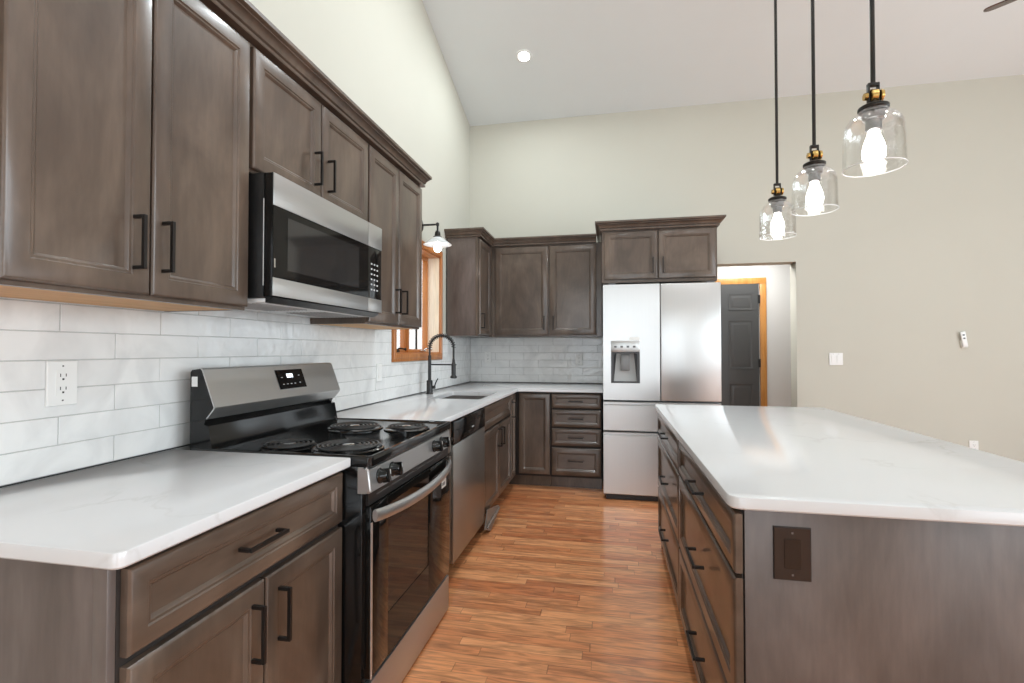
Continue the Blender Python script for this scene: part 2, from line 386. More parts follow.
# ---- panelled front: rectangle u x v at origin o (outer back corner), n = outward normal
def front(name, parent, o, u, v, n, w_, h_, mat='wood', fr=0.058, t=0.020, panel=True):
    o, u, v, n = Vector(o), Vector(u), Vector(v), Vector(n)
    bm = B()
    prof = [(0, 0), (0, t-0.005), (0.0025, t-0.0015), (0.006, t)]
    if panel:
        prof += [(fr-0.010, t), (fr-0.007, t-0.003), (fr-0.002, t-0.0035), (fr+0.002, t-0.007), (fr+0.005, t-0.0105)]
    loops = []
    for i, d in prof:
        loops.append([o + u*i + v*i + n*d, o + u*(w_-i) + v*i + n*d, o + u*(w_-i) + v*(h_-i) + n*d, o + u*i + v*(h_-i) + n*d])
    rings(bm, loops)
    ob = obj(name, bm, mat, parent)
    return ob
def pull(parent, c, along, n, L=0.135, name='handle'):
    """square bar pull: centre on the face, direction, outward normal"""
    c, a, n = Vector(c), Vector(along).normalized(), Vector(n).normalized(); s = a.cross(n)
    bm = B()
    def bar(p0, p1, r):
        d = (p1-p0).normalized(); q = n if abs(d.dot(n)) < 0.5 else a; r2 = d.cross(q)
        lp = lambda p, k: [p + (q*i + r2*j)*k for i, j in ((1, 1), (-1, 1), (-1, -1), (1, -1))]
        e = d*0.001
        rings(bm, [lp(p0, r*0.8), lp(p0+e, r), lp(p1-e, r), lp(p1, r*0.8)])
    h = 0.032; r = 0.0042
    bar(c - a*L/2 + n*h, c + a*L/2 + n*h, r)
    for sg in (-1, 1):
        p = c + a*sg*(L/2 - r); bar(p + n*0.0004, p + n*(h-r), r)
    return obj(name, bm, 'pull', parent)

# crown moulding swept along a plan path (outward normal to the right of travel is given by side)
CROWN = [(-0.024, 0.0), (0.010, 0.0), (0.012, 0.003), (0.012, 0.012), (0.006, 0.014), (0.006, 0.018), (0.014, 0.022), (0.018, 0.034), (0.028, 0.046), (0.033, 0.048), (0.033, 0.053), (0.038, 0.055), (0.044, 0.060), (0.044, 0.074), (-0.024, 0.074)]
def sweep(path, prof, z, side=1):
    P = [Vector(p) for p in path]; bm = B(); loops = []
    for i, p in enumerate(P):
        d0 = (p-P[i-1]).normalized() if i else (P[1]-P[0]).normalized()
        d1 = (P[i+1]-p).normalized() if i < len(P)-1 else d0
        n0 = Vector((d0.y, -d0.x))*side; n1 = Vector((d1.y, -d1.x))*side
        m_ = (n0+n1).normalized(); k = 1/max(0.3, m_.dot(n0))
        loops.append([Vector((p.x, p.y, z+h)) + Vector((m_.x, m_.y, 0))*o_*k for o_, h in prof])
    rings(bm, loops); return bm

# ================================================================ ROOM
# floor (kitchen, living side and hall in one run)
bm = B(); box(bm, LW-0.2, RW+0.2, RR-0.2, 6.5, FL-0.08, FL); struct('floor', bm, 'floor')
# ceiling: two sloping slabs meeting at the ridge
bm = B()
prof = [(RR-0.15, ceil_z(RR-0.15)), (YR, ceil_z(YR)), (BW+0.15, ceil_z(BW+0.15)), (BW+0.15, ceil_z(BW+0.15)+0.12), (YR, ceil_z(YR)+0.12), (RR-0.15, ceil_z(RR-0.15)+0.12)]
prism(bm, [(LW-0.15, y, z) for y, z in prof], (RW-LW+0.3, 0, 0)); struct('ceiling', bm, 'ceiling')
# window and wall apertures
WY0, WY1, WZ0, WZ1 = 3.20, 4.12, 1.225, 2.08
def wall_x(name, x0, x1, y0, y1, holes, mat='wall'):
    """wall parallel to y, following the ceiling, with rectangular holes (y0,y1,z0,z1)"""
    bm = B(); ys = sorted({y0, y1, *[h[0] for h in holes], *[h[1] for h in holes], *([YR] if y0 < YR < y1 else [])})
    def seg(a, b_, za, zb0, zb1):
        pts = [(x0, a, za), (x0, b_, za), (x0, b_, zb1), (x0, a, zb0)]
        prism(bm, pts, (x1-x0, 0, 0))
    for a, b_ in zip(ys, ys[1:]):
        h = [q for q in holes if q[0] <= a+1e-6 and q[1] >= b_-1e-6]
        if h:
            seg(a, b_, FL-0.05, h[0][2], h[0][2]); seg(a, b_, h[0][3], ceil_z(a)+0.02, ceil_z(b_)+0.02)
        else: seg(a, b_, FL-0.05, ceil_z(a)+0.02, ceil_z(b_)+0.02)
    bmesh.ops.remove_doubles(bm, verts=bm.verts, dist=1e-5)
    return struct(name, bm, mat)
wall_x('wall_left', LW-0.15, LW, RR-0.15, BW+0.16, [(WY0, WY1, WZ0, WZ1)])
RH = [(-2.9, -1.1, 0.7, 2.7), (-0.3, 2.9, 0.7, 2.7)]
wall_x('wall_right', RW, RW+0.15, RR-0.15, BW+0.16, RH)
def wall_y(name, y0, y1, x0, x1, z1, holes, mat='wall'):
    bm = B(); xs = sorted({x0, x1, *[h[0] for h in holes], *[h[1] for h in holes]})
    for a, b_ in zip(xs, xs[1:]):
        h = [q for q in holes if q[0] <= a+1e-6 and q[1] >= b_-1e-6]
        if h:
            if h[0][2] > FL: box(bm, a, b_, y0, y1, FL-0.05, h[0][2])
            box(bm, a, b_, y0, y1, h[0][3], z1)
        else: box(bm, a, b_, y0, y1, FL-0.05, z1)
    bmesh.ops.remove_doubles(bm, verts=bm.verts, dist=1e-5)
    return struct(name, bm, mat)
OX0, OX1, OZ = 0.92, 1.724, 2.095
wall_y('wall_back', BW, BW+0.16, LW-0.15, RW+0.15, ZB+0.03, [(OX0, OX1, 0, OZ)])
BH = [(-1.3, 1.0, 0.2, 2.8), (3.45, 5.35, 0.2, 2.8)]
wall_y('wall_rear', RR-0.15, RR, LW-0.15, RW+0.15, ceil_z(RR)+0.03, BH)
# hall beyond the opening
wall_y('wall_hall_back', 6.30, 6.42, 0.3, 2.75, 2.5, [])
bm = B(); box(bm, 2.55, 2.67, BW+0.16, 6.30, FL-0.05, 2.5); struct('wall_hall_right', bm, 'hall')
bm = B(); box(bm, 0.3, 0.42, BW+0.16, 6.30, FL-0.05, 2.5); struct('wall_hall_left', bm, 'hall')
bm = B(); box(bm, 0.3, 2.67, BW+0.16, 6.42, 2.45, 2.55); struct('ceiling_hall', bm, 'ceiling')
bpy.data.objects['wall_hall_back'].data.materials[0] = M['hall']
lo = area('hall_fill_light', (1.55, 5.75, 2.42), (0, 0, 0), 0.5, 0.5, 15, (1, 0.99, 0.97))  # added unseen light that brightens the hall; no lamp hangs here
# six-panel hall door with golden casing
dn = bpy.data.objects.new('door_1', None); C.objects.link(dn); dn.location = (1.31, 6.28, FL); dn['kind'] = 'structure'
bm = B()
box(bm, 0.905, 1.718, 6.262, 6.298, FL+0.008, 2.043)
obj('door_slab', bm, 'door', dn)
for cx in (1.105, 1.516):
    for z0, z1 in ((0.22, 0.83), (1.0, 1.58), (1.70, 1.90)):
        z0 += FL; z1 += FL
        bm = B(); n = Vector((0, -1, 0)); o = Vector((cx-0.135, 6.262, z0)); w_, h_ = 0.27, z1-z0
        loops = []
        for i, d in ((0, 0.0), (0.0, 0.006), (0.008, 0.006), (0.016, 0.0015), (0.03, 0.0015), (0.05, 0.009), (0.055, 0.009)):
            loops.append([o + X*i + Z*i + n*d, o + X*(w_-i) + Z*i + n*d, o + X*(w_-i) + Z*(h_-i) + n*d, o + X*i + Z*(h_-i) + n*d])
        rings(bm, loops); obj('door_panel', bm, 'door', dn)
bm = B()
for x0, x1 in ((1.735, 1.808), (0.815, 0.888)): box(bm, x0, x1, 6.278, 6.30, FL, 2.045, 0.003)
box(bm, 0.815, 1.808, 6.278, 6.30, 2.045, 2.118, 0.003)
obj('door_casing', bm, 'gold', dn)
for z in (0.25, 1.02, 1.78):
    bm = B(); tube(bm, [(1.726, 6.262, z+FL), (1.726, 6.262, z+FL+0.10)], 0.009, 10); box(bm, 1.705, 1.735, 6.258, 6.266, z+FL+0.002, z+FL+0.098)
    obj('hinge', bm, 'black', dn)
# unseen rear / right windows added only to light the room: frames and glass
def added_window(name, axis, pos, a0, a1, z0, z1):
    r = bpy.data.objects.new(name, None); C.objects.link(r); r['kind'] = 'structure'
    r.location = ((a0+a1)/2, pos, z0) if axis == 'y' else (pos, (a0+a1)/2, z0)
    def bx(bm, p0, p1, q0, q1, d): 
        if axis == 'y': box(bm, p0, p1, pos-d, pos+d, q0, q1)
        else: box(bm, pos-d, pos+d, p0, p1, q0, q1)
    bm = B()
    bx(bm, a0, a0+0.06, z0, z1, 0.04); bx(bm, a1-0.06, a1, z0, z1, 0.04); bx(bm, a0, a1, z0, z0+0.06, 0.04); bx(bm, a0, a1, z1-0.06, z1, 0.04)
    bx(bm, (a0+a1)/2-0.03, (a0+a1)/2+0.03, z0, z1, 0.035)
    obj('window_frame', bm, 'white', r)
    bm = B(); bx(bm, a0+0.05, a1-0.05, z0+0.05, z1-0.05, 0.003); obj('window_pane', bm, 'pane', r)
added_window('added_window_2', 'y', RR-0.08, -1.3, 1.0, 0.2, 2.8); added_window('added_window_3', 'y', RR-0.08, 3.45, 5.35, 0.2, 2.8)
added_window('added_window_4', 'x', RW+0.08, -0.3, 2.9, 0.7, 2.7); added_window('added_window_5', 'x', RW+0.08, -2.9, -1.1, 0.7, 2.7)
# baseboards
bm = B(); box(bm, OX1, RW, BW-0.014, BW-0.0005, FL, FL+0.11, 0.003); struct('baseboard_back', bm, 'gold')

# kitchen window over the sink
wn = bpy.data.objects.new('window_1', None); C.objects.link(wn); wn.location = (LW, 3.66, WZ0); wn['kind'] = 'structure'
bm = B()
CP = [(0, 0), (0, 0.013), (0.008, 0.016), (0.020, 0.016), (0.026, 0.020), (0.052, 0.020), (0.056, 0.016), (0.056, 0)]
o = Vector((LW+0.0005, WY0-0.052, WZ0-0.052)); w_, h_ = WY1-WY0+0.104, WZ1-WZ0+0.104
loops = []
for i, d in CP:
    loops.append([o + Y*i + Z*i + X*d, o + Y*(w_-i) + Z*i + X*d, o + Y*(w_-i) + Z*(h_-i) + X*d, o + Y*i + Z*(h_-i) + X*d])
rings(bm, loops, False, False); obj('window_casing', bm, 'honey', wn)
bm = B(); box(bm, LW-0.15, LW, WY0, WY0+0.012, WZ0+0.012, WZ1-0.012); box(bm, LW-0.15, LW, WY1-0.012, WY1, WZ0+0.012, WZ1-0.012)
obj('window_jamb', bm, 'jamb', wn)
bm = B(); box(bm, LW-0.15, LW, WY0, WY1, WZ0, WZ0+0.012); box(bm, LW-0.15, LW, WY0, WY1, WZ1-0.012, WZ1)
obj('window_sill', bm, 'honey_h', wn)
for y0, y1 in ((WY0+0.012, 3.645), (3.675, WY1-0.012)):
    bm = B(); z0, z1 = WZ0+0.012, WZ1-0.012; xa, xb = LW-0.145, LW-0.10; f = 0.026
    box(bm, xa, xb, y0, y0+f, z0, z1, 0.003); box(bm, xa, xb, y1-f, y1, z0, z1, 0.003)
    box(bm, xa, xb, y0+f, y1-f, z0, z0+f, 0.003); box(bm, xa, xb, y0+f, y1-f, z1-f, z1, 0.003)
    s = obj('window_sash', bm, 'honey', wn)
    bm = B(); box(bm, xa+0.012, xa+0.018, y0+f-0.005, y1-f+0.005, z0+f-0.005, z1-f+0.005); obj('window_pane', bm, 'pane', s)
    bm = B(); ym = (y0+y1)/2; box(bm, xa+0.019, xa+0.032, ym-0.007, ym+0.007, z0+f, z1-f)
    obj('muntin', bm, 'bronze', s)
bm = B(); box(bm, LW-0.145, LW-0.09, 3.645, 3.675, WZ0+0.012, WZ1-0.012, 0.003); obj('mullion', bm, 'honey', wn)
for yc in (3.40, 3.95):
    bm = B(); zc = WZ0+0.014
    box(bm, LW-0.098, LW-0.060, yc-0.035, yc+0.035, zc, zc+0.018, 0.004)
    tube(bm, [(LW-0.07, yc, zc+0.016), (LW-0.055, yc+0.01, zc+0.030), (LW-0.045, yc+0.06, zc+0.026), (LW-0.045, yc+0.10, zc+0.020)], 0.006, 8)
    lathe(bm, (LW-0.045, yc+0.10, zc+0.012), [(0.004, 0), (0.008, 0.004), (0.008, 0.018), (0.004, 0.022)], seg=10)
    obj('window_crank', bm, 'chrome' if yc > 3.6 else 'bronze', wn)

# ================================================================ TILES
def tiles(name, along, a0, a1, base, top_of, phase_of, holes, facing):
    """glazed subway tiles: along = 'y' on the left wall, 'x' on the back wall"""
    bm = B(); H, L_, g = 0.0775, 0.3063, 0.0022; T = 0.007
    rnd = random.Random(3)
    def put(p0, p1, q0, q1):
        if p1-p0 < 0.006 or q1-q0 < 0.006: return
        for i, d in ((0, 0),): pass
        tl = rnd.uniform(-0.0006, 0.0006); loops = []
        for i, d in ((0, 0.001), (0, T-0.0015), (0.0012, T)):
            pts = []
            for (p, q) in ((p0+i, q0+i), (p1-i, q0+i), (p1-i, q1-i), (p0+i, q1-i)):
                dd = d + (tl if d == T and p == p0+i else 0)
                pts.append(Vector((LW+0.001+dd, p, q)) if along == 'y' else Vector((p, BW-0.001-dd, q)))
            loops.append(pts)
        rings(bm, loops)
    r = 0
    while True:
        z0 = base + r*H
        if z0 > 1.50: break
        ph = phase_of(r); k = math.floor((a0-ph)/L_)
        while ph + k*L_ < a1:
            p0, p1 = max(a0, ph+k*L_+g/2), min(a1, ph+(k+1)*L_-g/2)
            # split the tile where tops change and clip by holes
            cuts = sorted({p0, p1, *[c for c in (2.21, *[h[0] for h in holes], *[h[1] for h in holes]) if p0 < c < p1]}) if along == 'y' else [p0, p1]
            merged = []
            for c0, c1 in zip(cuts, cuts[1:]):
                q0, q1 = z0+g/2, min(z0+H-g/2, top_of((c0+c1)/2))
                for h in holes:
                    if h[0] <= (c0+c1)/2 <= h[1]:
                        if q0 >= h[2]: q1 = q0
                        else: q1 = min(q1, h[2])
                if merged and abs(merged[-1][1]-c0) < 1e-6 and abs(merged[-1][3]-q1) < 1e-6: merged[-1][1] = c1
                else: merged.append([c0, c1, q0, q1])
            for m_ in merged: put(*m_)
            k += 1
        r += 1
    o = obj(name, bm, 'tile', None); o['kind'] = 'structure'
    bm = B()
    if along == 'y':
        box(bm, LW+0.0003, LW+0.0045, a0, 3.145, 0.87, 1.402); box(bm, LW+0.0003, LW+0.0045, 3.145, 4.175, 0.87, 1.169)
        box(bm, LW+0.0003, LW+0.0045, 4.175, a1, 0.87, 1.402); box(bm, LW+0.0003, LW+0.0045, a0, 2.21, 1.402, 1.452)
    else: box(bm, a0, a1, BW-0.0045, BW-0.0003, 0.87, 1.402)
    obj('grout', bm, 'grout', o)
    bm = B()
    if along == 'y': box(bm, LW+0.0046, LW+0.0075, a0, a1, 0.9142, 0.9180)
    else: box(bm, a0, a1, BW-0.0075, BW-0.0046, 0.9142, 0.9180)
    obj('dark_joint', bm, 'slot', o)
tiles('wall_tiles_left', 'y', -0.6, BW-0.009, 0.9185, lambda y: 1.45 if y < 2.21 else 1.40, lambda r: 1.226 if r % 2 == 0 else 1.072, [(3.145, 4.175, 1.168, 3)], 1)
tiles('wall_tiles_back', 'x', LW+0.009, -0.075, 0.9185, lambda y: 1.40, lambda r: -1.05 if r % 2 == 0 else -0.897, [], 1)

# ================================================================ BASE CABINETS
FX = -0.855      # face of the left base boxes (doors stand 20 mm proud)
def base_cab_left(name, label, y0, y1, fronts, toe=True, left_panel=False):
    t = thing(name, label, 'cabinet', (-1.16, (y0+y1)/2, FL), 'base cabinets along the left wall')
    bm = B(); box(bm, LW+0.012, FX, y0, y1, FL+0.105, 0.8835)
    obj('carcass', bm, 'panel' if left_panel else 'carcass', t)
    bm = B(); box(bm, LW+0.012, FX-0.07, y0+0.001, y1-0.001, FL, FL+0.105); obj('toe_kick', bm, 'wood', t)
    for kind, a, b_, z0, z1, hs in fronts:
        mt = 'wood_h' if kind == 'drawer' else 'wood'
        f = front(kind, t, (FX+0.0006, a, z0), Y, Z, X, b_-a, z1-z0, mt, fr=0.046 if kind == 'drawer' and z1-z0 < 0.2 else 0.056)
        for hy, hz, al in hs: pull(f, (FX+0.0206, hy, hz), al, X)
    return t
DZ0, DZ1, DR0, DR1 = 0.145, 0.694, 0.712, 0.868
c = base_cab_left('base_cabinet', 'brown base cabinet left of the range with one drawer over two doors', 0.715, 1.430, [
    ('drawer', 0.722, 1.426, DR0, DR1, [(1.045, 0.80, Y)]),
    ('door', 0.722, 1.070, DZ0, DZ1, [(1.026, 0.585, Z)]), ('door', 1.076, 1.426, DZ0, DZ1, [(1.120, 0.585, Z)])])
bm = B(); box(bm, LW+0.012, FX-0.001, 0.7005, 0.7145, FL+0.001, 0.8835, 0.001); box(bm, FX-0.03, FX, 0.6985, 0.7145, FL+0.001, 0.8835, 0.001)
obj('end_panel', bm, 'panel', c)
base_cab_left('base_cabinet', 'narrow brown base cabinet squeezed between the range and the dishwasher', 2.232, 2.508, [
    ('drawer', 2.237, 2.503, DR0, DR1, [(2.365, 0.80, Y)]), ('door', 2.237, 2.503, DZ0, DZ1, [(2.275, 0.6, Z)])])
base_cab_left('base_cabinet', 'brown sink base cabinet with two doors right of the dishwasher', 3.180, 4.096, [
    ('drawer', 3.186, 4.089, DR0, DR1, []),
    ('door', 3.186, 3.641, DZ0, DZ1, [(3.596, 0.60, Z)]), ('door', 3.647, 4.089, DZ0, DZ1, [(3.692, 0.60, Z)])])
# corner cabinet: narrow door on the left run + door on the back run
FY = 4.345
t = thing('corner_cabinet', 'brown corner base cabinet with narrow doors meeting in the corner', 'cabinet', (-1.2, 4.6, FL))
bm = B()
rings(bm, [[Vector((x, y, z)) for x, y in ((LW+0.012, 4.098), (FX, 4.098), (FX, FY), (-0.527, FY), (-0.527, BW-0.012), (LW+0.012, BW-0.012))] for z in (FL+0.105, 0.8835)])
obj('carcass', bm, 'carcass', t)
bm = B()
rings(bm, [[Vector((x, y, z)) for x, y in ((LW+0.012, 4.10), (FX-0.07, 4.10), (FX-0.07, FY+0.07), (-0.529, FY+0.07), (-0.529, BW-0.012), (LW+0.012, BW-0.012))] for z in (FL, FL+0.105)])
obj('toe_kick', bm, 'wood', t)
f = front('door', t, (FX+0.0006, 4.104, DZ0), Y, Z, X, 0.195, DR1-DZ0, 'wood', fr=0.05)
pull(f, (FX+0.0206, 4.135, 0.745), Z, X)
front('door', t, (-0.812, FY-0.0006, DZ0+0.01), X, Z, -Y, 0.278, DR1-DZ0-0.01, 'wood', fr=0.05)
# drawer base on the back run
t = thing('drawer_cabinet', 'brown four-drawer base cabinet beside the refrigerator', 'cabinet', (-0.3, 4.7, FL))
bm = B(); box(bm, -0.525, -0.08, FY, BW-0.012, FL+0.105, 0.8835); obj('carcass', bm, 'carcass', t)
bm = B(); box(bm, -0.524, -0.081, FY+0.07, BW-0.012, FL, FL+0.105); obj('toe_kick', bm, 'wood', t)
for z0, z1 in ((0.745, 0.868), (0.580, 0.728), (0.415, 0.563), (0.155, 0.395)):
    f = front('drawer', t, (-0.516, FY-0.0006, z0), X, Z, -Y, 0.428, z1-z0, 'wood_h', fr=0.05 if z1-z0 > 0.2 else 0.036)
    pull(f, (-0.304, FY-0.0206, (z0+z1)/2 + (0.012 if z1-z0 > 0.2 else 0)), X, -Y, 0.13)
# loose grey toe-kick vent piece at the foot of the sink cabinet
bm = B()
A = [(-0.812, 3.20, 0.190), (-0.800, 3.46, 0.140), (-0.795, 3.49, 0.105), (-0.803, 3.25, FL+0.001), (-0.815, 3.14, 0.075)]
rings(bm, [[Vector(p) for p in A], [Vector(p)+Vector((-0.006, 0.0, -0.001)) for p in A]])
tube(bm, [(-0.806, 3.17, 0.075), (-0.798, 3.25, 0.10), (-0.790, 3.46, 0.125)], 0.005, 8)
tag(obj('vent_deflector', bm, 'grey_trim'), 'bent grey metal piece propped at the foot of the sink cabinet', 'vent piece')

# ================================================================ UPPER CABINETS
UX = -1.182      # face of upper boxes on the left wall
UZ0, UZ1 = 1.386, 2.285
def upper_left(name, label, y0, y1, zb, doors, side='wood', bottom=True):
    t = thing(name, label, 'wall cabinet', (-1.33, (y0+y1)/2, zb), 'upper cabinets along the left wall')
    bm = B(); box(bm, LW+0.010, UX-0.02, y0, y0+0.016, zb, UZ1); box(bm, LW+0.010, UX-0.02, y1-0.016, y1, zb, UZ1)
    box(bm, LW+0.010, UX-0.02, y0+0.016, y1-0.016, zb+0.045, UZ1); obj('carcass', bm, side, t)
    bm = B(); box(bm, UX-0.019, UX, y0, y0+0.03, zb, UZ1); box(bm, UX-0.019, UX, y1-0.03, y1, zb, UZ1)
    box(bm, UX-0.019, UX, y0+0.03, y1-0.03, zb, zb+0.03); box(bm, UX-0.019, UX, y0+0.03, y1-0.03, zb+0.03, UZ1)
    obj('face_frame', bm, 'wood', t)
    if bottom:
        bm = B(); box(bm, LW+0.013, UX-0.0205, y0+0.017, y1-0.017, zb+0.001, zb+0.044); obj('underside_panel', bm, 'pale_wood', t)
    for a, b_, hy, hz in doors:
        f = front('door', t, (UX+0.0006, a, zb+0.011), Y, Z, X, b_-a, UZ1-0.016-zb-0.011, 'wood', fr=0.057)
        pull(f, (UX+0.0206, hy, hz), Z, X)
    return t
upper_left('wall_cabinet', 'tall two-door brown wall cabinet left of the microwave', 0.722, 1.405, UZ0, [(0.735, 1.049, 1.003, 1.524), (1.055, 1.398, 1.083, 1.527)])
upper_left('wall_cabinet', 'short two-door brown wall cabinet above the microwave', 1.409, 2.207, 1.851, [(1.416, 1.803, 1.757, 1.982), (1.811, 2.200, 1.850, 1.982)], bottom=False)
upper_left('wall_cabinet', 'two-door brown wall cabinet between the microwave and the window', 2.211, 2.905, UZ0, [(2.218, 2.553, 2.513, 1.524), (2.561, 2.898, 2.600, 1.524)])
# corner wall cabinet on the left wall beyond the window
UY = 4.75
t = thing('wall_cabinet', 'brown corner wall cabinet right of the window with one narrow door', 'wall cabinet', (-1.33, 4.6, UZ0))
bm = B(); box(bm, LW+0.010, UX-0.001, 4.29, BW-0.012, UZ0, UZ1); obj('carcass', bm, 'panel', t)
bm = B(); box(bm, UX-0.02, UX, 4.283, 4.289, UZ0, UZ1); obj('edge_trim', bm, 'wood', t)
f = front('door', t, (UX+0.0006, 4.297, UZ0+0.014), Y, Z, X, 0.40, UZ1-UZ0-0.03, 'wood', fr=0.055); pull(f, (UX+0.0206, 4.33, 1.524), Z, X)
bm = B(); box(bm, UX, UX+0.02, 4.70, UY+0.2, UZ0, UZ1); obj('filler', bm, 'wood', t)
# back wall cabinet
t = thing('wall_cabinet', 'wide two-door brown wall cabinet on the back wall above the tiles', 'wall cabinet', (-0.6, 4.9, UZ0))
bm = B(); box(bm, UX+0.022, -0.085, UY, BW-0.010, UZ0, UZ1); obj('carcass', bm, 'wood', t)
for a, b_, hx in ((-1.128, -0.598, -0.635), (-0.584, -0.135, -0.545)):
    f = front('door', t, (a, UY-0.0006, UZ0+0.014), X, Z, -Y, b_-a, UZ1-UZ0-0.03, 'wood', fr=0.062); pull(f, (hx, UY-0.0206, 1.518), Z, -Y)
# over-fridge cabinet
GY = 4.32
t = thing('wall_cabinet', 'short two-door brown wall cabinet above the refrigerator', 'wall cabinet', (0.4, 4.7, 1.84))
bm = B(); box(bm, -0.075, 0.868, GY, BW-0.002, 1.835, UZ1); obj('carcass', bm, 'wood', t)
for a, b_, hx in ((-0.055, 0.388, 0.350), (0.396, 0.855, 0.432)):
    f = front('door', t, (a, GY-0.0006, 1.862), X, Z, -Y, b_-a, UZ1-0.012-1.862, 'wood', fr=0.057); pull(f, (hx, GY-0.0206, 1.975), Z, -Y)
# crown mouldings
tag(obj('crown_molding', sweep([(LW+0.002, 0.722), (UX+0.021, 0.722), (UX+0.021, 2.905), (LW+0.002, 2.905)], CROWN, UZ1, 1), 'wood'),
    'brown crown moulding along the top of the left wall cabinets', 'crown moulding')
tag(obj('crown_molding', sweep([(LW+0.002, 4.283), (UX+0.021, 4.283), (UX+0.021, UY-0.021), (-0.1335, UY-0.021)], CROWN, UZ1, 1), 'wood'),
    'brown crown moulding turning the corner above the back wall cabinets', 'crown moulding')
CR2 = [(a*1.3, b_) for a, b_ in CROWN]
tag(obj('crown_molding', sweep([(-0.075, BW-0.002), (-0.075, GY-0.021), (0.868, GY-0.021), (0.868, BW-0.002)], CR2, UZ1+0.0005, 1), 'wood'),
    'brown crown moulding on the cabinet above the refrigerator', 'crown moulding')

# ================================================================ WORKTOPS
tag(obj('countertop', slab([(LW+0.010, 0.68), (-0.812, 0.68), (-0.812, 1.4325), (LW+0.010, 1.4325)], [0.0, 0.022, 0.004, 0], 0.884, 0.914), 'quartz'),
    'white quartz worktop left of the range', 'countertop')
SK = (-1.275, -0.895, 3.29, 3.86)
L_top = slab([(LW+0.010, 2.230), (-0.812, 2.230), (-0.812, 4.305), (-0.07, 4.305), (-0.07, BW-0.010), (LW+0.010, BW-0.010)], [0, 0.004, 0.01, 0, 0, 0], 0.884, 0.914,
             hole=[(SK[0], SK[2]), (SK[1], SK[2]), (SK[1], SK[3]), (SK[0], SK[3])])
tag(obj('countertop', L_top, 'quartz'), 'L-shaped white quartz worktop with the sink cut into it', 'countertop')
# undermount sink
bm = B()
loops = []
for i, z in ((-0.020, 0.8825), (0.0, 0.8825), (0.004, 0.875), (0.008, 0.70), (0.03, 0.672), (0.15, 0.668)):
    P = rpoly([Vector(p) for p in ((SK[0]+i, SK[2]+i), (SK[1]-i, SK[2]+i), (SK[1]-i, SK[3]-i), (SK[0]+i, SK[3]-i))], 0.03, 4)
    loops.append([Vector((p.x, p.y, z)) for p in P])
rings(bm, loops, False, True)
sk = tag(obj('sink', bm, 'sinksteel'), 'stainless undermount sink sunk in the L-shaped worktop', 'sink')
bm = B(); lathe(bm, ((SK[0]+SK[1])/2, (SK[2]+SK[3])/2, 0.668), [(0.045, 0.0005), (0.043, 0.004), (0.030, 0.003), (0.02, 0.001)]); obj('drain', bm, 'chrome', sk)

# faucet with spring neck
FXx, FYy = -1.392, 3.635
t = thing('faucet', 'matte black spring-neck pull-down faucet behind the sink', 'faucet', (FXx, FYy, 0.914))
bm = B(); lathe(bm, (FXx, FYy, 0.9145), [(0.028, 0), (0.028, 0.004), (0.024, 0.006), (0.024, 0.10), (0.021, 0.105), (0.013, 0.108), (0.013, 0.30)], seg=24); obj('body', bm, 'black', t)
R = 0.098; zc = 1.27
arc = [(FXx, FYy, 1.214)] + [(FXx + R - R*math.cos(a), FYy, zc + R*math.sin(a)) for a in [PI*i/16 for i in range(17)]] + [(FXx+2*R, FYy, 1.16)]
bm = B(); tube(bm, arc, 0.008, 10); obj('hose', bm, 'black', t)
bm = B(); pts = []
turns, n = 17, 17*14
for i in range(n+1):
    s = i/n; a = PI*s*0.98; c0 = Vector((FXx + R - R*math.cos(a), FYy, zc-0.02 + R*math.sin(a) + 0.02)); nrm = Vector((-math.cos(a), 0, math.sin(a)))
    ph = 2*PI*turns*s; pts.append(c0 + nrm*0.0155*math.cos(ph) + Y*0.0155*math.sin(ph))
tube(bm, pts, 0.0032, 6); obj('spring', bm, 'black', t)
bm = B(); lathe(bm, (FXx+2*R, FYy, 1.035), [(0.017, 0), (0.026, 0.004), (0.026, 0.016), (0.017, 0.026), (0.017, 0.105), (0.012, 0.125), (0.010, 0.15)], seg=20); obj('spray_head', bm, 'black', t)
bm = B(); tube(bm, [(FXx+0.01, FYy, 1.142), (FXx+2*R-0.012, FYy, 1.142)], 0.0055, 8); torus(bm, (FXx+2*R, FYy, 1.142), 0.019, 0.005, 20, 6); obj('holder_arm', bm, 'black', t)
bm = B(); tube(bm, [(FXx+0.018, FYy, 0.965), (FXx+0.045, FYy, 0.965)], 0.013, 12); tube(bm, [(FXx+0.040, FYy, 0.968), (FXx+0.052, FYy-0.005, 1.0), (FXx+0.072, FYy-0.01, 1.035)], [0.006, 0.005, 0.004], 8); obj('lever', bm, 'black', t)

# ================================================================ RANGE
RY0, RY1 = 1.436, 2.226
t = thing('range', 'freestanding stainless and black electric coil range between the base cabinets', 'range', (-1.1, 1.82, FL))
bm = B(); box(bm, -1.432, -0.775, RY0, RY1, FL+0.04, 0.885, 0.002); box(bm, -0.80, -0.765, RY0+0.002, RY1-0.002, FL+0.22, 0.885)
obj('body', bm, 'gloss', t)
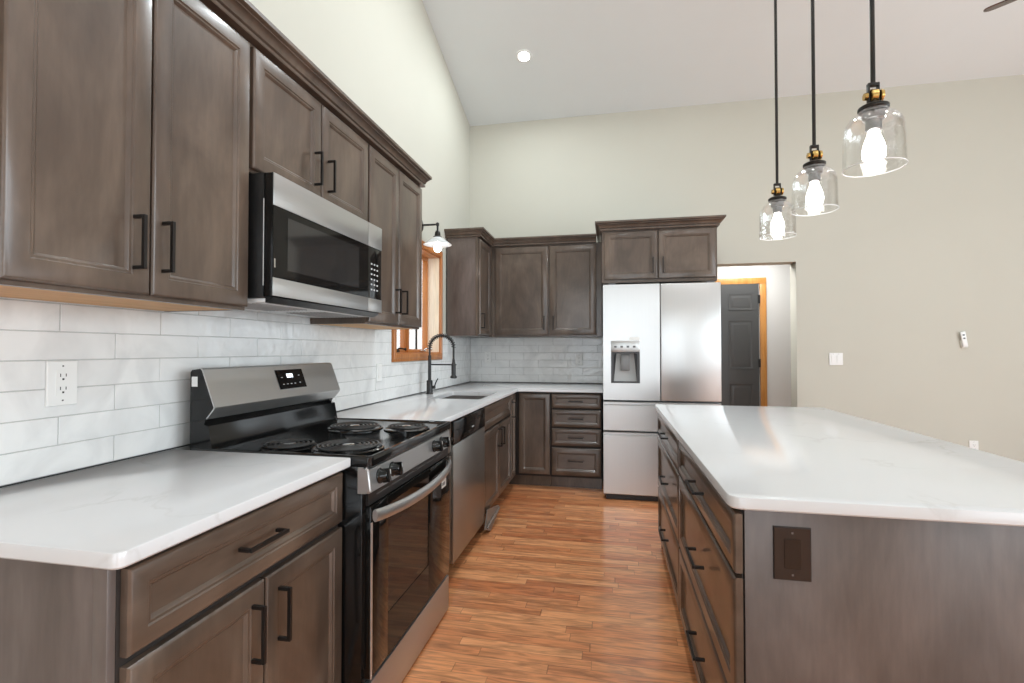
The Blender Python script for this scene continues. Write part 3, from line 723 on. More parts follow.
# cooktop with a raised rim
bm = B(); x0, x1, y0, y1 = -1.42, -0.742, RY0-0.001, RY1+0.001
loops = []
for i, z in ((0.004, 0.884), (0, 0.888), (0, 0.914), (0.003, 0.919), (0.010, 0.9195), (0.016, 0.915), (0.022, 0.9125)):
    P = rpoly([Vector(p) for p in ((x0+i, y0+i), (x1-i, y0+i), (x1-i, y1-i), (x0+i, y1-i))], [0.01, 0.018, 0.018, 0.01], 4); loops.append([Vector((p.x, p.y, z)) for p in P])
rings(bm, loops); obj('cooktop', bm, 'gloss', t)
for cx, cy, R in ((-1.115, 1.548, 0.078), (-0.900, 1.570, 0.102), (-1.100, 1.972, 0.100), (-0.872, 2.005, 0.078)):
    bm = B(); lathe(bm, (cx, cy, 0.9128), [(R+0.020, 0), (R+0.020, 0.003), (R+0.014, 0.005), (R+0.008, 0.003), (R-0.01, 0.0005), (0.02, 0.0003)], seg=40)
    dp = obj('drip_pan', bm, 'chrome' if False else 'gloss', t)
    bm = B(); rr = R
    while rr > 0.028: torus(bm, (cx, cy, 0.9255), rr, 0.0042); rr -= 0.0158
    for k in range(3):
        a = 2*PI*k/3 + 0.5; box_b = [(cx+0.02*math.cos(a), cy+0.02*math.sin(a), 0.9185), (cx+(R+0.012)*math.cos(a), cy+(R+0.012)*math.sin(a), 0.9185)]; tube(bm, box_b, 0.0022, 6)
    obj('burner_coil', bm, 'coil', t)
    bm = B(); lathe(bm, (cx, cy, 0.918), [(0.021, 0), (0.021, 0.009), (0.018, 0.0105)], seg=20); obj('burner_cap', bm, 'chrome', t)
# front control panel
bm = B()
prism(bm, [(-0.79, RY0-0.001, 0.800), (-0.753, RY0-0.001, 0.800), (-0.744, RY0-0.001, 0.806), (-0.752, RY0-0.001, 0.876), (-0.762, RY0-0.001, 0.8838), (-0.79, RY0-0.001, 0.8838)], (0, RY1-RY0+0.002, 0))
bmesh.ops.bevel(bm, geom=[e for e in bm.edges if abs(e.verts[0].co.y-e.verts[1].co.y) < 1e-5 and e.verts[0].co.x > -0.79 and e.verts[1].co.x > -0.79], offset=0.006, segments=3, affect='EDGES')
cp = obj('control_panel', bm, 'steel_h', t)
nrm = Vector((1, 0, 0.11)).normalized()
for y in (1.503, 1.596, 2.008, 2.098):
    c0 = Vector((-0.7482, y, 0.842)); bm = B()
    lathe(bm, c0, [(0.025, 0.0004), (0.025, 0.004), (0.0225, 0.007), (0.019, 0.022), (0.017, 0.030), (0.014, 0.032)], nrm, 28)
    kb = obj('knob', bm, 'gloss', cp)
    bm = B(); u = Vector((-0.11, 0, 1)).normalized()
    a = c0 + nrm*0.012
    ww, hh = 0.0055, 0.023
    lp = lambda d, s: [a + nrm*d + Y*ww*i*s + u*hh*j*s for i, j in ((-1, -1), (1, -1), (1, 1), (-1, 1))]
    rings(bm, [lp(0, 1), lp(0.024, 0.95), lp(0.027, 0.8)]); obj('knob_grip', bm, 'gloss', kb)
    bm = B(); a = c0 + nrm*0.0395 + u*0.012; lp = lambda d, s: [a + nrm*d + Y*0.0012*i + u*0.007*j for i, j in ((-1, -1), (1, -1), (1, 1), (-1, 1))]
    rings(bm, [lp(-0.001, 1), lp(0.0006, 1)]); obj('knob_mark', bm, 'mark', kb)
# vent strip
bm = B(); box(bm, -0.80, -0.757, RY0+0.006, RY1-0.006, 0.760, 0.799); vt = obj('vent_strip', bm, 'blackplastic', t)
for i in range(6):
    y = 1.50 + i*0.112; bm = B(); box(bm, -0.757, -0.7555, y, y+0.085, 0.782, 0.785); obj('vent_slot', bm, 'grille', vt)
# oven door: frame, window, racks, handle
dx0, dx1 = -0.788, -0.748; dz0, dz1 = FL+0.185, 0.757
WYa, WYb, WZa, WZb = 1.57, 1.945, 0.36, 0.655
d0 = RY0+0.008; d1 = RY1-0.008
bm = B()
box(bm, dx0, dx1, d0, WYa, dz0, dz1, 0.003); box(bm, dx0, dx1, WYb, d1, dz0, dz1, 0.003)
box(bm, dx0, dx1-0.0001, WYa-0.003, WYb+0.003, dz0, WZa, 0.0); box(bm, dx0, dx1-0.0001, WYa-0.003, WYb+0.003, WZb, dz1, 0.0)
box(bm, dx0-0.0, dx0+0.004, WYa-0.003, WYb+0.003, WZa, WZb)
od = obj('oven_door', bm, 'glassblack', t)
bm = B(); box(bm, dx0+0.0045, dx0+0.006, WYa, WYb, WZa, WZb); obj('oven_cavity', bm, plain('oven interior brown', (0.07, 0.05, 0.04), 0.6), od)
bm = B()
for z in (0.44, 0.52, 0.60): tube(bm, [(dx0+0.018, WYa+0.004, z), (dx0+0.018, WYb-0.004, z)], 0.0022, 6)
obj('oven_rack', bm, 'chrome', od)
bm = B(); box(bm, dx1-0.006, dx1-0.002, WYa, WYb, WZa, WZb); obj('oven_window', bm, 'ovenglass', od)
bm = B(); box(bm, dx1-0.001, dx1+0.0015, d0, d0+0.010, dz0, dz1-0.05); obj('door_trim', bm, 'steel', od)
# bowed handle
bm = B(); loops = []; n = 24
for i in range(n+1):
    s = i/n; y = 1.452 + s*(2.190-1.452); bow = 0.040*(1-(2*s-1)**2)**0.8 if 0 < s < 1 else 0; x = -0.738 + bow; z = 0.728 - 0.012*(1-(2*s-1)**2)
    hh, tt = 0.020, 0.009
    loops.append([Vector((x + tt*math.cos(2*PI*k/14), y, z + hh*math.sin(2*PI*k/14))) for k in range(14)])
rings(bm, loops); obj('oven_handle', bm, 'steel_h', od)
bm = B(); box(bm, -0.752, -0.7475, 1.455, 1.48, 0.715, 0.742, 0.002); obj('handle_mount', bm, 'steel_h', od)
bm = B(); box(bm, -0.752, -0.7475, 2.162, 2.187, 0.715, 0.742, 0.002); obj('handle_mount', bm, 'steel_h', od)
bm = B(); box(bm, dx1, dx1+0.0008, 2.105, 2.165, 0.632, 0.668); st = obj('sticker', bm, 'white', od)
bm = B()
for y, w_ in ((2.112, 0.006), (2.124, 0.010), (2.139, 0.008)): box(bm, dx1+0.0008, dx1+0.0012, y, y+w_, 0.642, 0.656)
obj('sticker_print', bm, 'slot', st)
bm = B(); box(bm, -0.79, -0.752, RY0+0.004, RY1-0.004, FL+0.012, FL+0.168, 0.004); obj('storage_drawer', bm, 'steel_h', t)
bm = B(); box(bm, -0.79, -0.77, RY0+0.006, RY1-0.006, FL+0.168, FL+0.184); obj('drawer_gap', bm, 'black', t)
for x in (-1.40, -0.84):
    for y in (RY0+0.05, RY1-0.05):
        bm = B(); lathe(bm, (x, y, FL), [(0.018, 0), (0.018, 0.006), (0.010, 0.008), (0.010, 0.04)], seg=12); obj('foot', bm, 'black', t)
# backguard
gp = [(-1.4230, 0.885), (-1.4230, 1.178), (-1.4170, 1.187), (-1.3790, 1.192), (-1.3720, 1.187), (-1.3240, 1.060), (-1.3270, 1.052), (-1.3550, 1.020), (-1.3590, 1.020), (-1.3670, 1.000), (-1.3490, 0.995), (-1.3340, 0.916), (-1.3340, 0.885)]
bm = B(); prism(bm, [(x, RY0+0.004, z) for x, z in gp], (0, RY1-RY0-0.008, 0)); bg = obj('backguard', bm, 'gloss', t)
bm = B()  # stainless fascia wrapped on the sloping face
fp = [(-1.3795, 1.1935), (-1.3705, 1.188), (-1.3223, 1.0595), (-1.3255, 1.0505), (-1.3543, 1.0185)]
fq = [(-1.3543, 1.0235), (-1.3295, 1.0535), (-1.3265, 1.0600), (-1.3745, 1.1855), (-1.3805, 1.1905)]
prism(bm, [(x, RY0+0.001, z) for x, z in fp+fq], (0, RY1-RY0-0.002, 0)); fa = obj('fascia', bm, 'steel_h', bg)
fn = (Vector((-1.3223, 0, 1.0595))-Vector((-1.3705, 0, 1.188))); fd = fn.normalized(); fnn = Vector((-fd.z, 0, fd.x)); 
if fnn.x < 0: fnn = -fnn
def on_face(s, y, h=0.0): return Vector((-1.3705, y-0.020, 1.188)) + fd*s + fnn*h
def plate(bm, s0, s1, ya, yb, h0, h1):
    rings(bm, [[on_face(s0, ya, h), on_face(s0, yb, h), on_face(s1, yb, h), on_face(s1, ya, h)] for h in (h0, h1)])
bm = B(); plate(bm, 0.018, 0.102, 1.812, 1.988, 0.0003, 0.003); dsp = obj('display', bm, 'glassblack', fa)
# clock digits and key marks
SEG7 = {'1': 'bc', '2': 'abged', '0': 'abcdef'}
def digit(bm, ch, y, s, w_, h_):
    L = {'a': (0, 0, w_, 0), 'g': (0, h_/2, w_, h_/2), 'd': (0, h_, w_, h_), 'f': (0, 0, 0, h_/2), 'b': (w_, 0, w_, h_/2), 'e': (0, h_/2, 0, h_), 'c': (w_, h_/2, w_, h_)}
    k = 0.0013
    for q in SEG7[ch]:
        a, b_, c_, d_ = L[q]; plate(bm, s+min(b_, d_)-k, s+max(b_, d_)+k, y+min(a, c_)-k, y+max(a, c_)+k, 0.003, 0.0034)
bm = B()
for i, ch in enumerate('000'): digit(bm, ch, 1.876+i*0.014, 0.038, 0.008, 0.014)
obj('clock_digits', bm, emis('lit clock digits', (0.9, 0.95, 1), 1.6), dsp)
for y, s in ((1.835, 0.05), (1.95, 0.045), (1.835, 0.08), (1.86, 0.08), (1.885, 0.08), (1.91, 0.08), (1.945, 0.078)): 
    bm = B(); plate(bm, s, s+0.0025, y, y+0.010, 0.003, 0.0033); obj('key_mark', bm, 'mark', dsp)
bm = B(); box(bm, -1.417, -1.394, RY0+0.0028, RY0+0.0038, 1.130, 1.164); obj('sticker', bm, 'white', bg)

# ================================================================ MICROWAVE
t = thing('microwave', 'over-the-range stainless and black microwave under the short wall cabinet', 'microwave', (-1.3, 1.81, 1.43))
MY0, MY1, MZ0, MZ1 = 1.424, 2.209, 1.418, 1.847
bm = B(); box(bm, LW+0.012, -1.1285, MY0, MY1, MZ0+0.012, MZ1, 0.002); obj('body', bm, 'blackplastic', t)
bm = B(); box(bm, LW+0.03, -1.130, MY0+0.01, MY1-0.01, MZ0-0.002, MZ0+0.011, 0.002); ho = obj('underside_hood', bm, 'hood', t)
for a, b_ in ((1.46, 1.74), (1.86, 2.14)):
    bm = B()
    for i in range(12):
        x = -1.36 + i*0.016; box(bm, x, x+0.004, a, b_, MZ0-0.0055, MZ0-0.0025)
    obj('grease_filter', bm, 'filtergrey', ho)
bm = B(); prism(bm, [(-1.129, MY0+0.012, MZ0+0.014), (-1.098, MY0+0.012, MZ0+0.014), (-1.129, MY0+0.012, MZ0-0.004)], (0, MY1-MY0-0.024, 0)); obj('front_vent_lip', bm, 'blackplastic', ho)
DXa, DXb = -1.128, -1.095; S = 2.075
bm = B(); box(bm, DXa, DXb-0.001, MY0, S, 1.434, MZ1-0.001, 0.002); dr = obj('door', bm, 'gloss', t)
bm = B(); box(bm, DXb-0.0012, DXb+0.002, MY0+0.002, S, 1.738, MZ1-0.001, 0.001); obj('door_trim', bm, 'steel_h', dr)
bm = B(); box(bm, DXb-0.0012, DXb+0.002, MY0+0.002, S, 1.436, 1.497, 0.001); obj('door_trim', bm, 'steel_h', dr)
bm = B(); box(bm, DXb-0.0010, DXb+0.0012, MY0+0.002, S, 1.498, 1.737); gw = obj('door_glass', bm, 'glassblack', dr)
bm = B(); box(bm, DXb+0.0012, DXb+0.0018, 1.500, 1.990, 1.530, 1.712); obj('window', bm, plain('microwave window mesh', (0.018, 0.018, 0.018), 0.07, spec=0.7), gw)
bm = B(); box(bm, DXa, DXb-0.001, S+0.002, MY1, 1.434, MZ1-0.001, 0.002); pn = obj('control_panel', bm, 'gloss', t)
bm = B(); box(bm, DXb-0.0012, DXb+0.002, S+0.002, MY1-0.001, 1.738, MZ1-0.001, 0.001); obj('panel_trim', bm, 'steel_h', pn)
bm = B(); box(bm, DXb-0.0012, DXb+0.002, S+0.002, MY1-0.001, 1.436, 1.497, 0.001); obj('panel_trim', bm, 'steel_h', pn)
for r_ in range(6):
    bm = B()
    for c_ in range(3):
        y = 2.103 + c_*0.028; z = 1.535 + r_*0.024; box(bm, DXb-0.0009, DXb+0.0003, y, y+0.012, z, z+0.007)
    obj('button_row', bm, 'mark', pn)
bm = B(); box(bm, DXb+0.002, DXb+0.0026, MY0+0.006, MY0+0.012, 1.53, 1.56); obj('badge', bm, 'chrome', dr)
bm = B(); box(bm, -1.1295, -1.1275, MY0-0.0012, MY0+0.001, 1.47, 1.76); obj('seam', bm, 'hood', t)

# ================================================================ DISHWASHER
t = thing('dishwasher', 'stainless dishwasher with black control strip beside the sink cabinet', 'dishwasher', (-1.1, 2.88, FL))
bm = B(); box(bm, -1.45, -0.865, 2.511, 3.176, FL+0.09, 0.876); obj('body', bm, 'blackplastic', t)
bm = B(); box(bm, -0.864, -0.826, 2.514, 3.172, FL+0.085, 0.745, 0.004); obj('door', bm, 'steel_dark', t)
bm = B(); box(bm, -0.864, -0.824, 2.514, 3.172, 0.748, 0.872, 0.006); cp = obj('control_strip', bm, 'gloss', t)
bm = B(); loops = [[Vector((-0.8238, 2.98+0.05*math.cos(a)*s, 0.838+0.010*math.sin(a)*s - d*0)) + X*d for a in [2*PI*k/20 for k in range(20)]] for s, d in ((1, 0), (1, 0.0015), (0.8, 0.0015))]
rings(bm, loops); obj('latch_recess', bm, 'blackplastic', cp)
bm = B(); box(bm, -0.8242, -0.8234, 2.86, 2.90, 0.79, 0.797); obj('badge', bm, 'mark', cp)
bm = B(); box(bm, -1.4, -0.92, 2.52, 3.17, FL, FL+0.085); obj('toe_kick', bm, 'blackplastic', t)

# ================================================================ REFRIGERATOR
t = thing('refrigerator', 'stainless french-door refrigerator with a dispenser under the short cabinet', 'refrigerator', (0.395, 4.5, FL))
fx0, fx1, fy = -0.063, 0.850, 4.10
bm = B(); box(bm, fx0+0.004, fx1-0.004, fy+0.075, 4.99, FL+0.02, 1.785, 0.004); obj('body', bm, 'fridge_side', t)
mid = 0.389
def fpanel(name, x0, x1, z0, z1, lip=False):
    bm = B()
    if not lip: box(bm, x0, x1, fy, fy+0.07, z0, z1, 0.007, 3)
    else:
        # drawer front with a scooped top edge that serves as grip
        pr = [(fy+0.07, z0), (fy+0.006, z0), (fy, z0+0.006), (fy, z1-0.030), (fy+0.016, z1-0.018), (fy+0.016, z1-0.006), (fy+0.010, z1), (fy+0.07, z1)]
        prism(bm, [(x0, a, z) for a, z in pr], (x1-x0, 0, 0))
    return obj(name, bm, 'steel', t)
# left door around the dispenser recess
px0, px1, pz0, pz1 = 0.000, 0.229, 0.986, 1.240
bm = B()
for args in ((fx0, px0, 0.848, 1.792), (px1, mid-0.003, 0.848, 1.792), (px0, px1, 0.848, pz0), (px0, px1, pz1, 1.792)):
    box(bm, args[0], args[1], fy, fy+0.07, args[2], args[3])
bmesh.ops.remove_doubles(bm, verts=bm.verts, dist=1e-5)
ld = obj('door', bm, 'steel', t)
fpanel('door', mid+0.003, fx1, 0.848, 1.792)
fpanel('freezer_drawer', fx0, fx1, 0.598, 0.832, True); fpanel('freezer_drawer', fx0, fx1, FL+0.05, 0.584, True)
bm = B(); box(bm, px0, px1, fy-0.004, fy+0.02, pz1, 1.332, 0.003); dpn = obj('dispenser_panel', bm, 'steel_h', ld)
bm = B(); box(bm, px0+0.145, px1-0.006, fy-0.0010, fy-0.0002, 1.336, 1.362); obj('sticker', bm, 'white', ld)
bm = B()
for i in range(4): box(bm, px0+0.025+i*0.05, px0+0.045+i*0.05, fy-0.0046, fy-0.0041, 1.275, 1.29)
obj('dispenser_icons', bm, 'grille', dpn)
bm = B(); k = 0.0
box(bm, px0, px0+0.022, fy-0.002, fy+0.06, pz0, pz1); box(bm, px1-0.022, px1, fy-0.002, fy+0.06, pz0, pz1); box(bm, px0+0.022, px1-0.022, fy-0.002, fy+0.06, pz0, pz0+0.014); box(bm, px0+0.022, px1-0.022, fy-0.002, fy+0.06, pz1-0.012, pz1)
obj('dispenser_frame', bm, plain('dark grey plastic', (0.05, 0.05, 0.052), 0.4), ld)
bm = B(); prism(bm, [(px0+0.022, fy+0.045, pz0+0.014), (px1-0.022, fy+0.045, pz0+0.014), (px1-0.045, fy+0.062, pz1-0.012), (px0+0.045, fy+0.062, pz1-0.012)], (0, 0.006, 0)); obj('dispenser_back', bm, plain('pale grey plastic', (0.45, 0.45, 0.44), 0.35), ld)
bm = B(); box(bm, px0+0.078, px1-0.078, fy+0.030, fy+0.046, pz0+0.10, pz1-0.02, 0.004); obj('dispenser_paddle', bm, plain('mid grey plastic', (0.22, 0.22, 0.22), 0.3), ld)
bm = B(); box(bm, fx0+0.02, fx1-0.02, fy+0.03, fy+0.08, FL+0.004, FL+0.046); obj('base_grille', bm, 'black', t)
for x in (fx0+0.04, fx1-0.10): 
    bm = B(); box(bm, x, x+0.06, fy+0.02, fy+0.10, 1.7855, 1.805, 0.003); obj('hinge_cover', bm, 'fridge_side', t)

# ================================================================ ISLAND
t = thing('island_cabinet', 'brown island cabinet with two banks of three drawers', 'island', (0.63, 2.2, FL))
IX0, IX1, IY0, IY1 = 0.301, 0.95, 1.262, 3.165
bm = B(); box(bm, IX0, IX1, IY0, IY1, FL+0.105, 0.8835); obj('carcass', bm, 'carcass', t)
bm = B(); box(bm, IX0+0.07, IX1, IY0, IY1, FL, FL+0.105); obj('toe_kick', bm, 'wood', t)
bm = B(); box(bm, IX0+0.006, IX1+0.02, IY0-0.014, IY0-0.0005, FL+0.001, 0.8835, 0.001); obj('end_panel', bm, 'panel', t)
bm = B(); box(bm, IX0, IX1+0.02, IY1+0.0005, IY1+0.014, FL+0.001, 0.8835, 0.001); obj('end_panel', bm, 'panel', t)
bm = B(); box(bm, IX1+0.0005, IX1+0.018, IY0, IY1, FL+0.001, 0.8835); obj('back_panel', bm, 'panel', t)
for a, b_ in ((1.238, 2.198), (2.210, 3.160)):
    for z0, z1, hz in ((0.733, 0.872, 0.810), (0.425, 0.722, 0.582), (0.135, 0.414, 0.300)):
        f = front('drawer', t, (IX0-0.0006, b_, z0), -Y, Z, -X, b_-a, z1-z0, 'wood_h', fr=0.040 if z1-z0 < 0.2 else 0.056)
        pull(f, (IX0-0.0206, (a+b_)/2-0.03, hz), Y, -X, 0.155)
tag(obj('countertop', slab([(0.270, 1.228), (1.235, 1.228), (1.235, 3.235), (0.270, 3.235)], 0.035, 0.884, 0.914), 'quartz'),
    'large white quartz worktop on the kitchen island', 'countertop')

# ================================================================ OUTLETS AND SWITCHES
def plate_on(name, label, cat, c, u, n, w_, h_, mat, parts, group=None):
    """c = centre on the surface, u = horizontal direction, n = outward normal"""
    c, u, n = Vector(c), Vector(u), Vector(n)
    t = thing(name, label, cat, c, group)
    def pad(nm, cu, cv, a, b_, d0, d1, m_, par, ease=0.0):
        bm = B(); lp = lambda i, d: [c + u*(cu+s*(a/2-i)) + Z*(cv+q*(b_/2-i)) + n*d for s, q in ((-1, -1), (1, -1), (1, 1), (-1, 1))]
        rings(bm, [lp(0, d0), lp(0, d1-ease), lp(ease, d1)] if ease else [lp(0, d0), lp(0, d1)])
        return obj(nm, bm, m_, par)
    pl = pad('cover_plate', 0, 0, w_, h_, 0.0004, 0.0065, mat, t, 0.002)
    for nm, cu, cv, a, b_, dd, m_ in parts: pad(nm, cu, cv, a, b_, 0.0060, 0.0065+dd, m_, t)
    return t
def duplex(m_='white'):
    ps = [('receptacle', 0, 0, 0.034, 0.068, 0.0015, m_)]
    for cv in (0.018, -0.018):
        ps += [('slot', -0.007, cv+0.004, 0.0022, 0.009, 0.0018, 'slot'), ('slot', 0.007, cv+0.004, 0.0022, 0.008, 0.0018, 'slot'), ('slot', 0, cv-0.007, 0.005, 0.005, 0.0018, 'slot')]
    ps += [('screw', 0, 0.047, 0.004, 0.004, 0.0008, 'grille'), ('screw', 0, -0.047, 0.004, 0.004, 0.0008, 'grille')]
    return ps
TX = LW + 0.0085; TY = BW - 0.0085
plate_on('wall_outlet', 'white duplex outlet on the tiles above the near left worktop', 'outlet', (TX, 1.076, 1.165), Y, X, 0.077, 0.122, 'white', duplex())
plate_on('wall_switch', 'white switch plate on the tiles left of the window', 'light switch', (TX, 2.955, 1.110), Y, X, 0.072, 0.115, 'white', [('rocker', 0, 0, 0.033, 0.066, 0.002, 'white')])
plate_on('wall_outlet', 'white outlet on the back tiles near the corner', 'outlet', (-1.285, TY, 1.18), X, -Y, 0.070, 0.115, 'white', duplex())
plate_on('wall_outlet', 'white outlet on the back tiles close to the refrigerator', 'outlet', (-0.322, TY, 1.155), X, -Y, 0.070, 0.115, 'white', duplex())
plate_on('light_switch', 'white double switch plate on the cream wall right of the hall opening', 'light switch', (2.055, BW-0.0005, 1.172), X, -Y, 0.114, 0.114, 'white', [('rocker', -0.023, 0, 0.033, 0.066, 0.004, 'white'), ('rocker', 0.023, 0, 0.033, 0.066, 0.004, 'white'), ('screw', -0.023, 0.047, 0.004, 0.004, 0.0008, 'grille'), ('screw', 0.023, 0.047, 0.004, 0.004, 0.0008, 'grille')])
plate_on('wall_outlet', 'white outlet low on the cream wall just above the island edge', 'outlet', (3.145, BW-0.0005, 0.395), X, -Y, 0.070, 0.115, 'white', duplex())
plate_on('island_outlet', 'dark brown cover plate with rocker on the island end panel', 'outlet', (0.408, IY0-0.0140, 0.786), X, -Y, 0.080, 0.122, 'brown_plastic', [('rocker', 0, 0, 0.034, 0.067, 0.002, 'brown_switch'), ('screw', 0, 0.048, 0.004, 0.004, 0.001, 'grille'), ('screw', 0, -0.048, 0.004, 0.004, 0.001, 'grille')])
# fan remote hung slightly askew on the wall
t = thing('fan_remote', 'small white remote hung slightly tilted high on the cream wall', 'remote', (3.075, BW, 1.345)); t.rotation_euler = (0, 0, 0)
bm = B(); rot = Matrix.Rotation(math.radians(-9), 4, 'Y')
def tilted(bm_, x0, x1, z0, z1, y0, y1, bev):
    b2 = B(); box(b2, x0, x1, y0, y1, z0, z1, bev); bmesh.ops.transform(b2, matrix=Matrix.Translation((3.075, 0, 1.345)) @ rot, verts=b2.verts)
    me = bpy.data.meshes.new('tmp'); b2.to_mesh(me); b2.free(); bm_.from_mesh(me); bpy.data.meshes.remove(me); return bm_
obj('holder', tilted(B(), -0.024, 0.024, -0.070, 0.0, BW-0.014, BW-0.0005, 0.002), 'almond', t)
rm = obj('remote_body', tilted(B(), -0.020, 0.020, -0.062, 0.074, BW-0.026, BW-0.0142, 0.004), 'white', t)
for z in (0.045, 0.015): obj('remote_button', tilted(B(), -0.008, 0.008, z-0.006, z+0.006, BW-0.0275, BW-0.0258, 0.0), 'grille', rm)

# ================================================================ PENDANTS
def pendant(x, y, label):
    t = thing('pendant_light', label, 'pendant light', (x, y, 1.78), 'glass pendant lights above the island')
    zt = ceil_z(y); b0 = 1.780
    bm = B(); lathe(bm, (x, y, zt-0.045), [(0.012, 0), (0.058, 0.008), (0.062, 0.016), (0.062, 0.07)], seg=24); obj('canopy', bm, 'bronze', t)
    bm = B(); tube(bm, [(x, y, b0+0.245), (x, y, zt-0.04)], 0.0062, 10); obj('rod', bm, 'bronze', t)
    bm = B(); lathe(bm, (x, y, b0+0.166), [(0.036, 0), (0.038, 0.003), (0.038, 0.010), (0.030, 0.015), (0.012, 0.018), (0.010, 0.03)], seg=28); obj('cap', bm, 'bronze', t)
    bm = B()
    for s in (-1, 1): box(bm, x+s*0.0125-0.0025, x+s*0.0125+0.0025, y-0.007, y+0.007, b0+0.190, b0+0.238, 0.002)
    box(bm, x-0.015, x+0.015, y-0.007, y+0.007, b0+0.236, b0+0.246, 0.002); obj('yoke', bm, 'bronze', t)
    bm = B(); lathe(bm, (x-0.0095, y, b0+0.208), [(0.014, 0), (0.019, 0.002), (0.019, 0.017), (0.014, 0.019)], X, 24); lathe(bm, (x+0.0155, y, b0+0.208), [(0.016, 0), (0.017, 0.002), (0.016, 0.008), (0.010, 0.010)], X, 20); lathe(bm, (x-0.024, y, b0+0.208), [(0.010, 0), (0.011, 0.008)], X, 14); obj('swivel_joint', bm, 'brass', t)
    bm = B(); lathe(bm, (x, y, b0+0.108), [(0.017, 0), (0.020, 0.002), (0.020, 0.028), (0.027, 0.032), (0.027, 0.056)], seg=24); obj('socket', bm, 'socketmetal', t)
    prof = [(0.0765, 0), (0.0765, 0.004), (0.0755, 0.03), (0.0745, 0.085), (0.073, 0.112), (0.069, 0.128), (0.060, 0.142), (0.048, 0.152), (0.040, 0.157), (0.037, 0.164)]
    bm = B(); lathe(bm, (x, y, b0), prof + [(a-0.0022, h) for a, h in reversed(prof)], seg=48, cap0=False, cap1=False)
    sh = obj('glass_shade', bm, 'glass', t)
    bm = B(); torus(bm, (x, y, b0), 0.0757, 0.0015, 48, 6); obj('shade_rim', bm, 'rimglass', sh)
    bm = B(); lathe(bm, (x, y, b0), [(0.004, 0.008), (0.018, 0.014), (0.028, 0.032), (0.0295, 0.046), (0.025, 0.070), (0.017, 0.092), (0.013, 0.108)], seg=24); obj('bulb', bm, 'bulb', t)
    return t
pendant(0.756, 2.452, 'clear glass pendant farthest from the camera, nearest the refrigerator')
pendant(0.752, 2.020, 'clear glass pendant hanging in the middle of the island row')
pendant(0.744, 1.580, 'clear glass pendant nearest the camera, largest of the island row')

# ================================================================ SCONCE
sx, sy = -1.335, 3.65
t = thing('wall_sconce', 'black gooseneck sconce with cone shade above the sink window', 'wall lamp', (LW, sy, 2.25))
bm = B(); lathe(bm, (LW+0.0005, sy, 2.245), [(0.055, 0), (0.055, 0.012), (0.045, 0.020), (0.012, 0.024)], X, 28); obj('backplate', bm, 'black', t)
bm = B(); tube(bm, [(LW+0.02, sy, 2.245), (sx-0.012, sy, 2.245)], 0.0075, 10); lathe(bm, (sx, sy, 2.232), [(0.008, 0), (0.013, 0.004), (0.013, 0.022), (0.006, 0.028)], seg=14); tube(bm, [(sx, sy, 2.235), (sx, sy, 2.19)], 0.008, 10); obj('arm', bm, 'black', t)
bm = B(); lathe(bm, (sx, sy, 2.135), [(0.034, 0), (0.034, 0.012), (0.024, 0.018), (0.022, 0.045), (0.017, 0.055), (0.010, 0.062)], seg=24); obj('socket', bm, 'bronze', t)
prof = [(0.112, 0), (0.106, 0.004), (0.034, 0.056)]
bm = B(); lathe(bm, (sx, sy, 2.085), prof + [(a-0.002, h-0.001) for a, h in reversed(prof)], seg=40, cap0=False, cap1=False); obj('cone_shade', bm, 'shadeglass', t)
bm = B(); lathe(bm, (sx, sy, 2.025), [(0.006, 0), (0.020, 0.006), (0.029, 0.022), (0.030, 0.036), (0.024, 0.060), (0.015, 0.080), (0.013, 0.11)], seg=24); obj('bulb', bm, 'bulb', t)

# ================================================================ DOWNLIGHTS
def downlight(x, y, label, power=9):
    z = ceil_z(y); s = SL if y > YR else -SL; n = Vector((0, -s, -1)).normalized(); c = Vector((x, y, z))
    t = thing('recessed_light', label, 'ceiling light', c, 'recessed ceiling lights')
    bm = B(); lathe(bm, c, [(0.050, 0.004), (0.052, 0.009), (0.066, 0.007), (0.070, 0.002), (0.070, 0.0004)], n, 32, False, False); obj('trim_ring', bm, 'white', t)
    bm = B(); lathe(bm, c, [(0.051, 0.001), (0.050, 0.0045)], n, 32); obj('lens', bm, 'lens', t)
    l = bpy.data.lights.new('downlight_lamp', 'AREA'); l.shape = 'DISK'; l.size = 0.1; l.energy = power; l.color = (0.93, 1.02, 1.06)
    o = bpy.data.objects.new('downlight_lamp', l); C.objects.link(o); o.location = c + n*0.012; o.rotation_euler = n.to_track_quat('-Z', 'Y').to_euler()
    return t
downlight(-0.76, 4.309, 'round lit recessed light in the sloped ceiling')
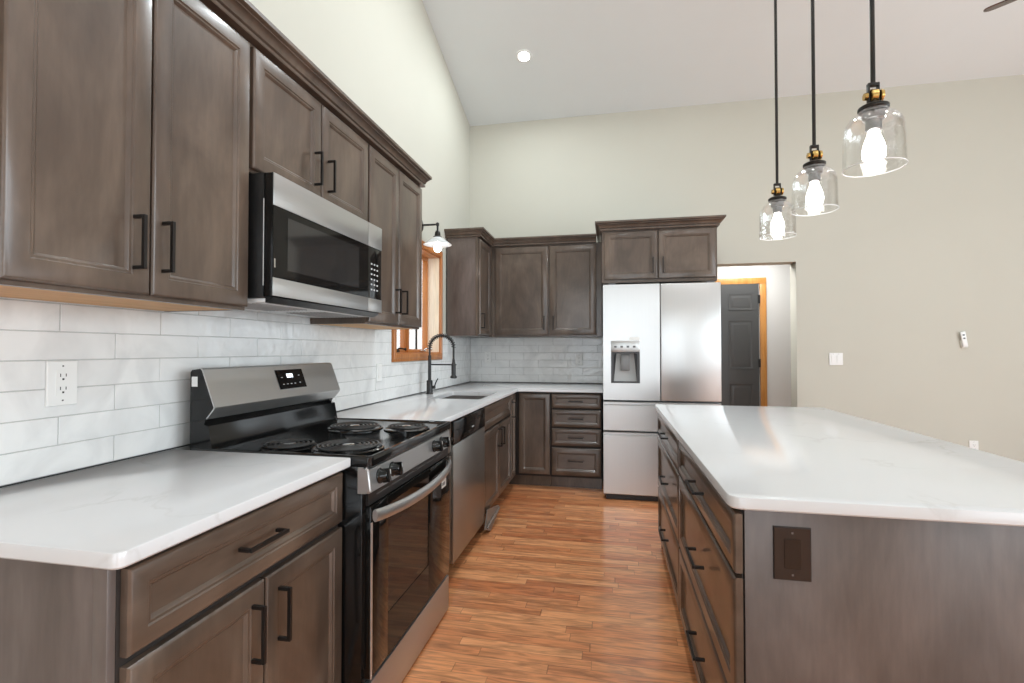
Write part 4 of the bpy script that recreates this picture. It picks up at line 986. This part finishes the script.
# unseen recessed lights added overhead and behind the camera, only to brighten the room
for x, y, p in ((-0.76, 2.5, 3), (-0.76, 0.9, 5), (-0.1, 3.3, 28), (0.35, 1.7, 5), (0.35, -0.8, 10), (2.2, -0.8, 10), (2.2, 1.2, 9), (3.8, 1.0, 12)):
    downlight(x, y, 'unseen recessed light added high in the sloped ceiling to brighten the room', p)

# ================================================================ CEILING FAN (only a blade tip reaches the frame)
hx, hy, hz = 2.62, 2.86, 3.225
t = thing('ceiling_fan', 'ceiling fan whose brown blade tip shows in the upper right corner', 'ceiling fan', (hx, hy, hz))
bm = B(); tube(bm, [(hx, hy, hz+0.09), (hx, hy, ceil_z(hy)-0.03)], 0.014, 12); obj('downrod', bm, 'bronze', t)
bm = B(); lathe(bm, (hx, hy, ceil_z(hy)-0.06), [(0.03, 0), (0.07, 0.02), (0.07, 0.09)], seg=24); obj('canopy', bm, 'bronze', t)
bm = B(); lathe(bm, (hx, hy, hz-0.05), [(0.04, 0), (0.09, 0.02), (0.12, 0.05), (0.12, 0.10), (0.07, 0.14), (0.02, 0.16)], seg=32); obj('motor', bm, 'bronze', t)
a0 = math.atan2(0.67, -0.74)
for k in range(5):
    a = a0 + k*2*PI/5; u = Vector((math.cos(a), math.sin(a), 0)); v = Vector((-math.sin(a), math.cos(a), 0))*1.0
    pt = math.radians(-14); vv_ = v*math.cos(pt) + Z*math.sin(pt); nn = u.cross(vv_)
    P = rpoly([Vector((0.17, -0.035)), Vector((0.66, -0.045)), Vector((0.66, 0.045)), Vector((0.17, 0.035))], [0.01, 0.05, 0.05, 0.01], 6)
    bm = B(); c0 = Vector((hx, hy, hz))
    rings(bm, [[c0 + u*p.x + vv_*p.y + nn*d for p in P] for d in (-0.004, 0.004)]); bl = obj('blade', bm, 'blade', t)
    bm = B(); prism(bm, [c0 + u*0.10 - vv_*0.015 + nn*0.004, c0 + u*0.22 - vv_*0.03 + nn*0.004, c0 + u*0.22 + vv_*0.03 + nn*0.004, c0 + u*0.10 + vv_*0.015 + nn*0.004], nn*0.005); obj('blade_bracket', bm, 'bronze', bl)
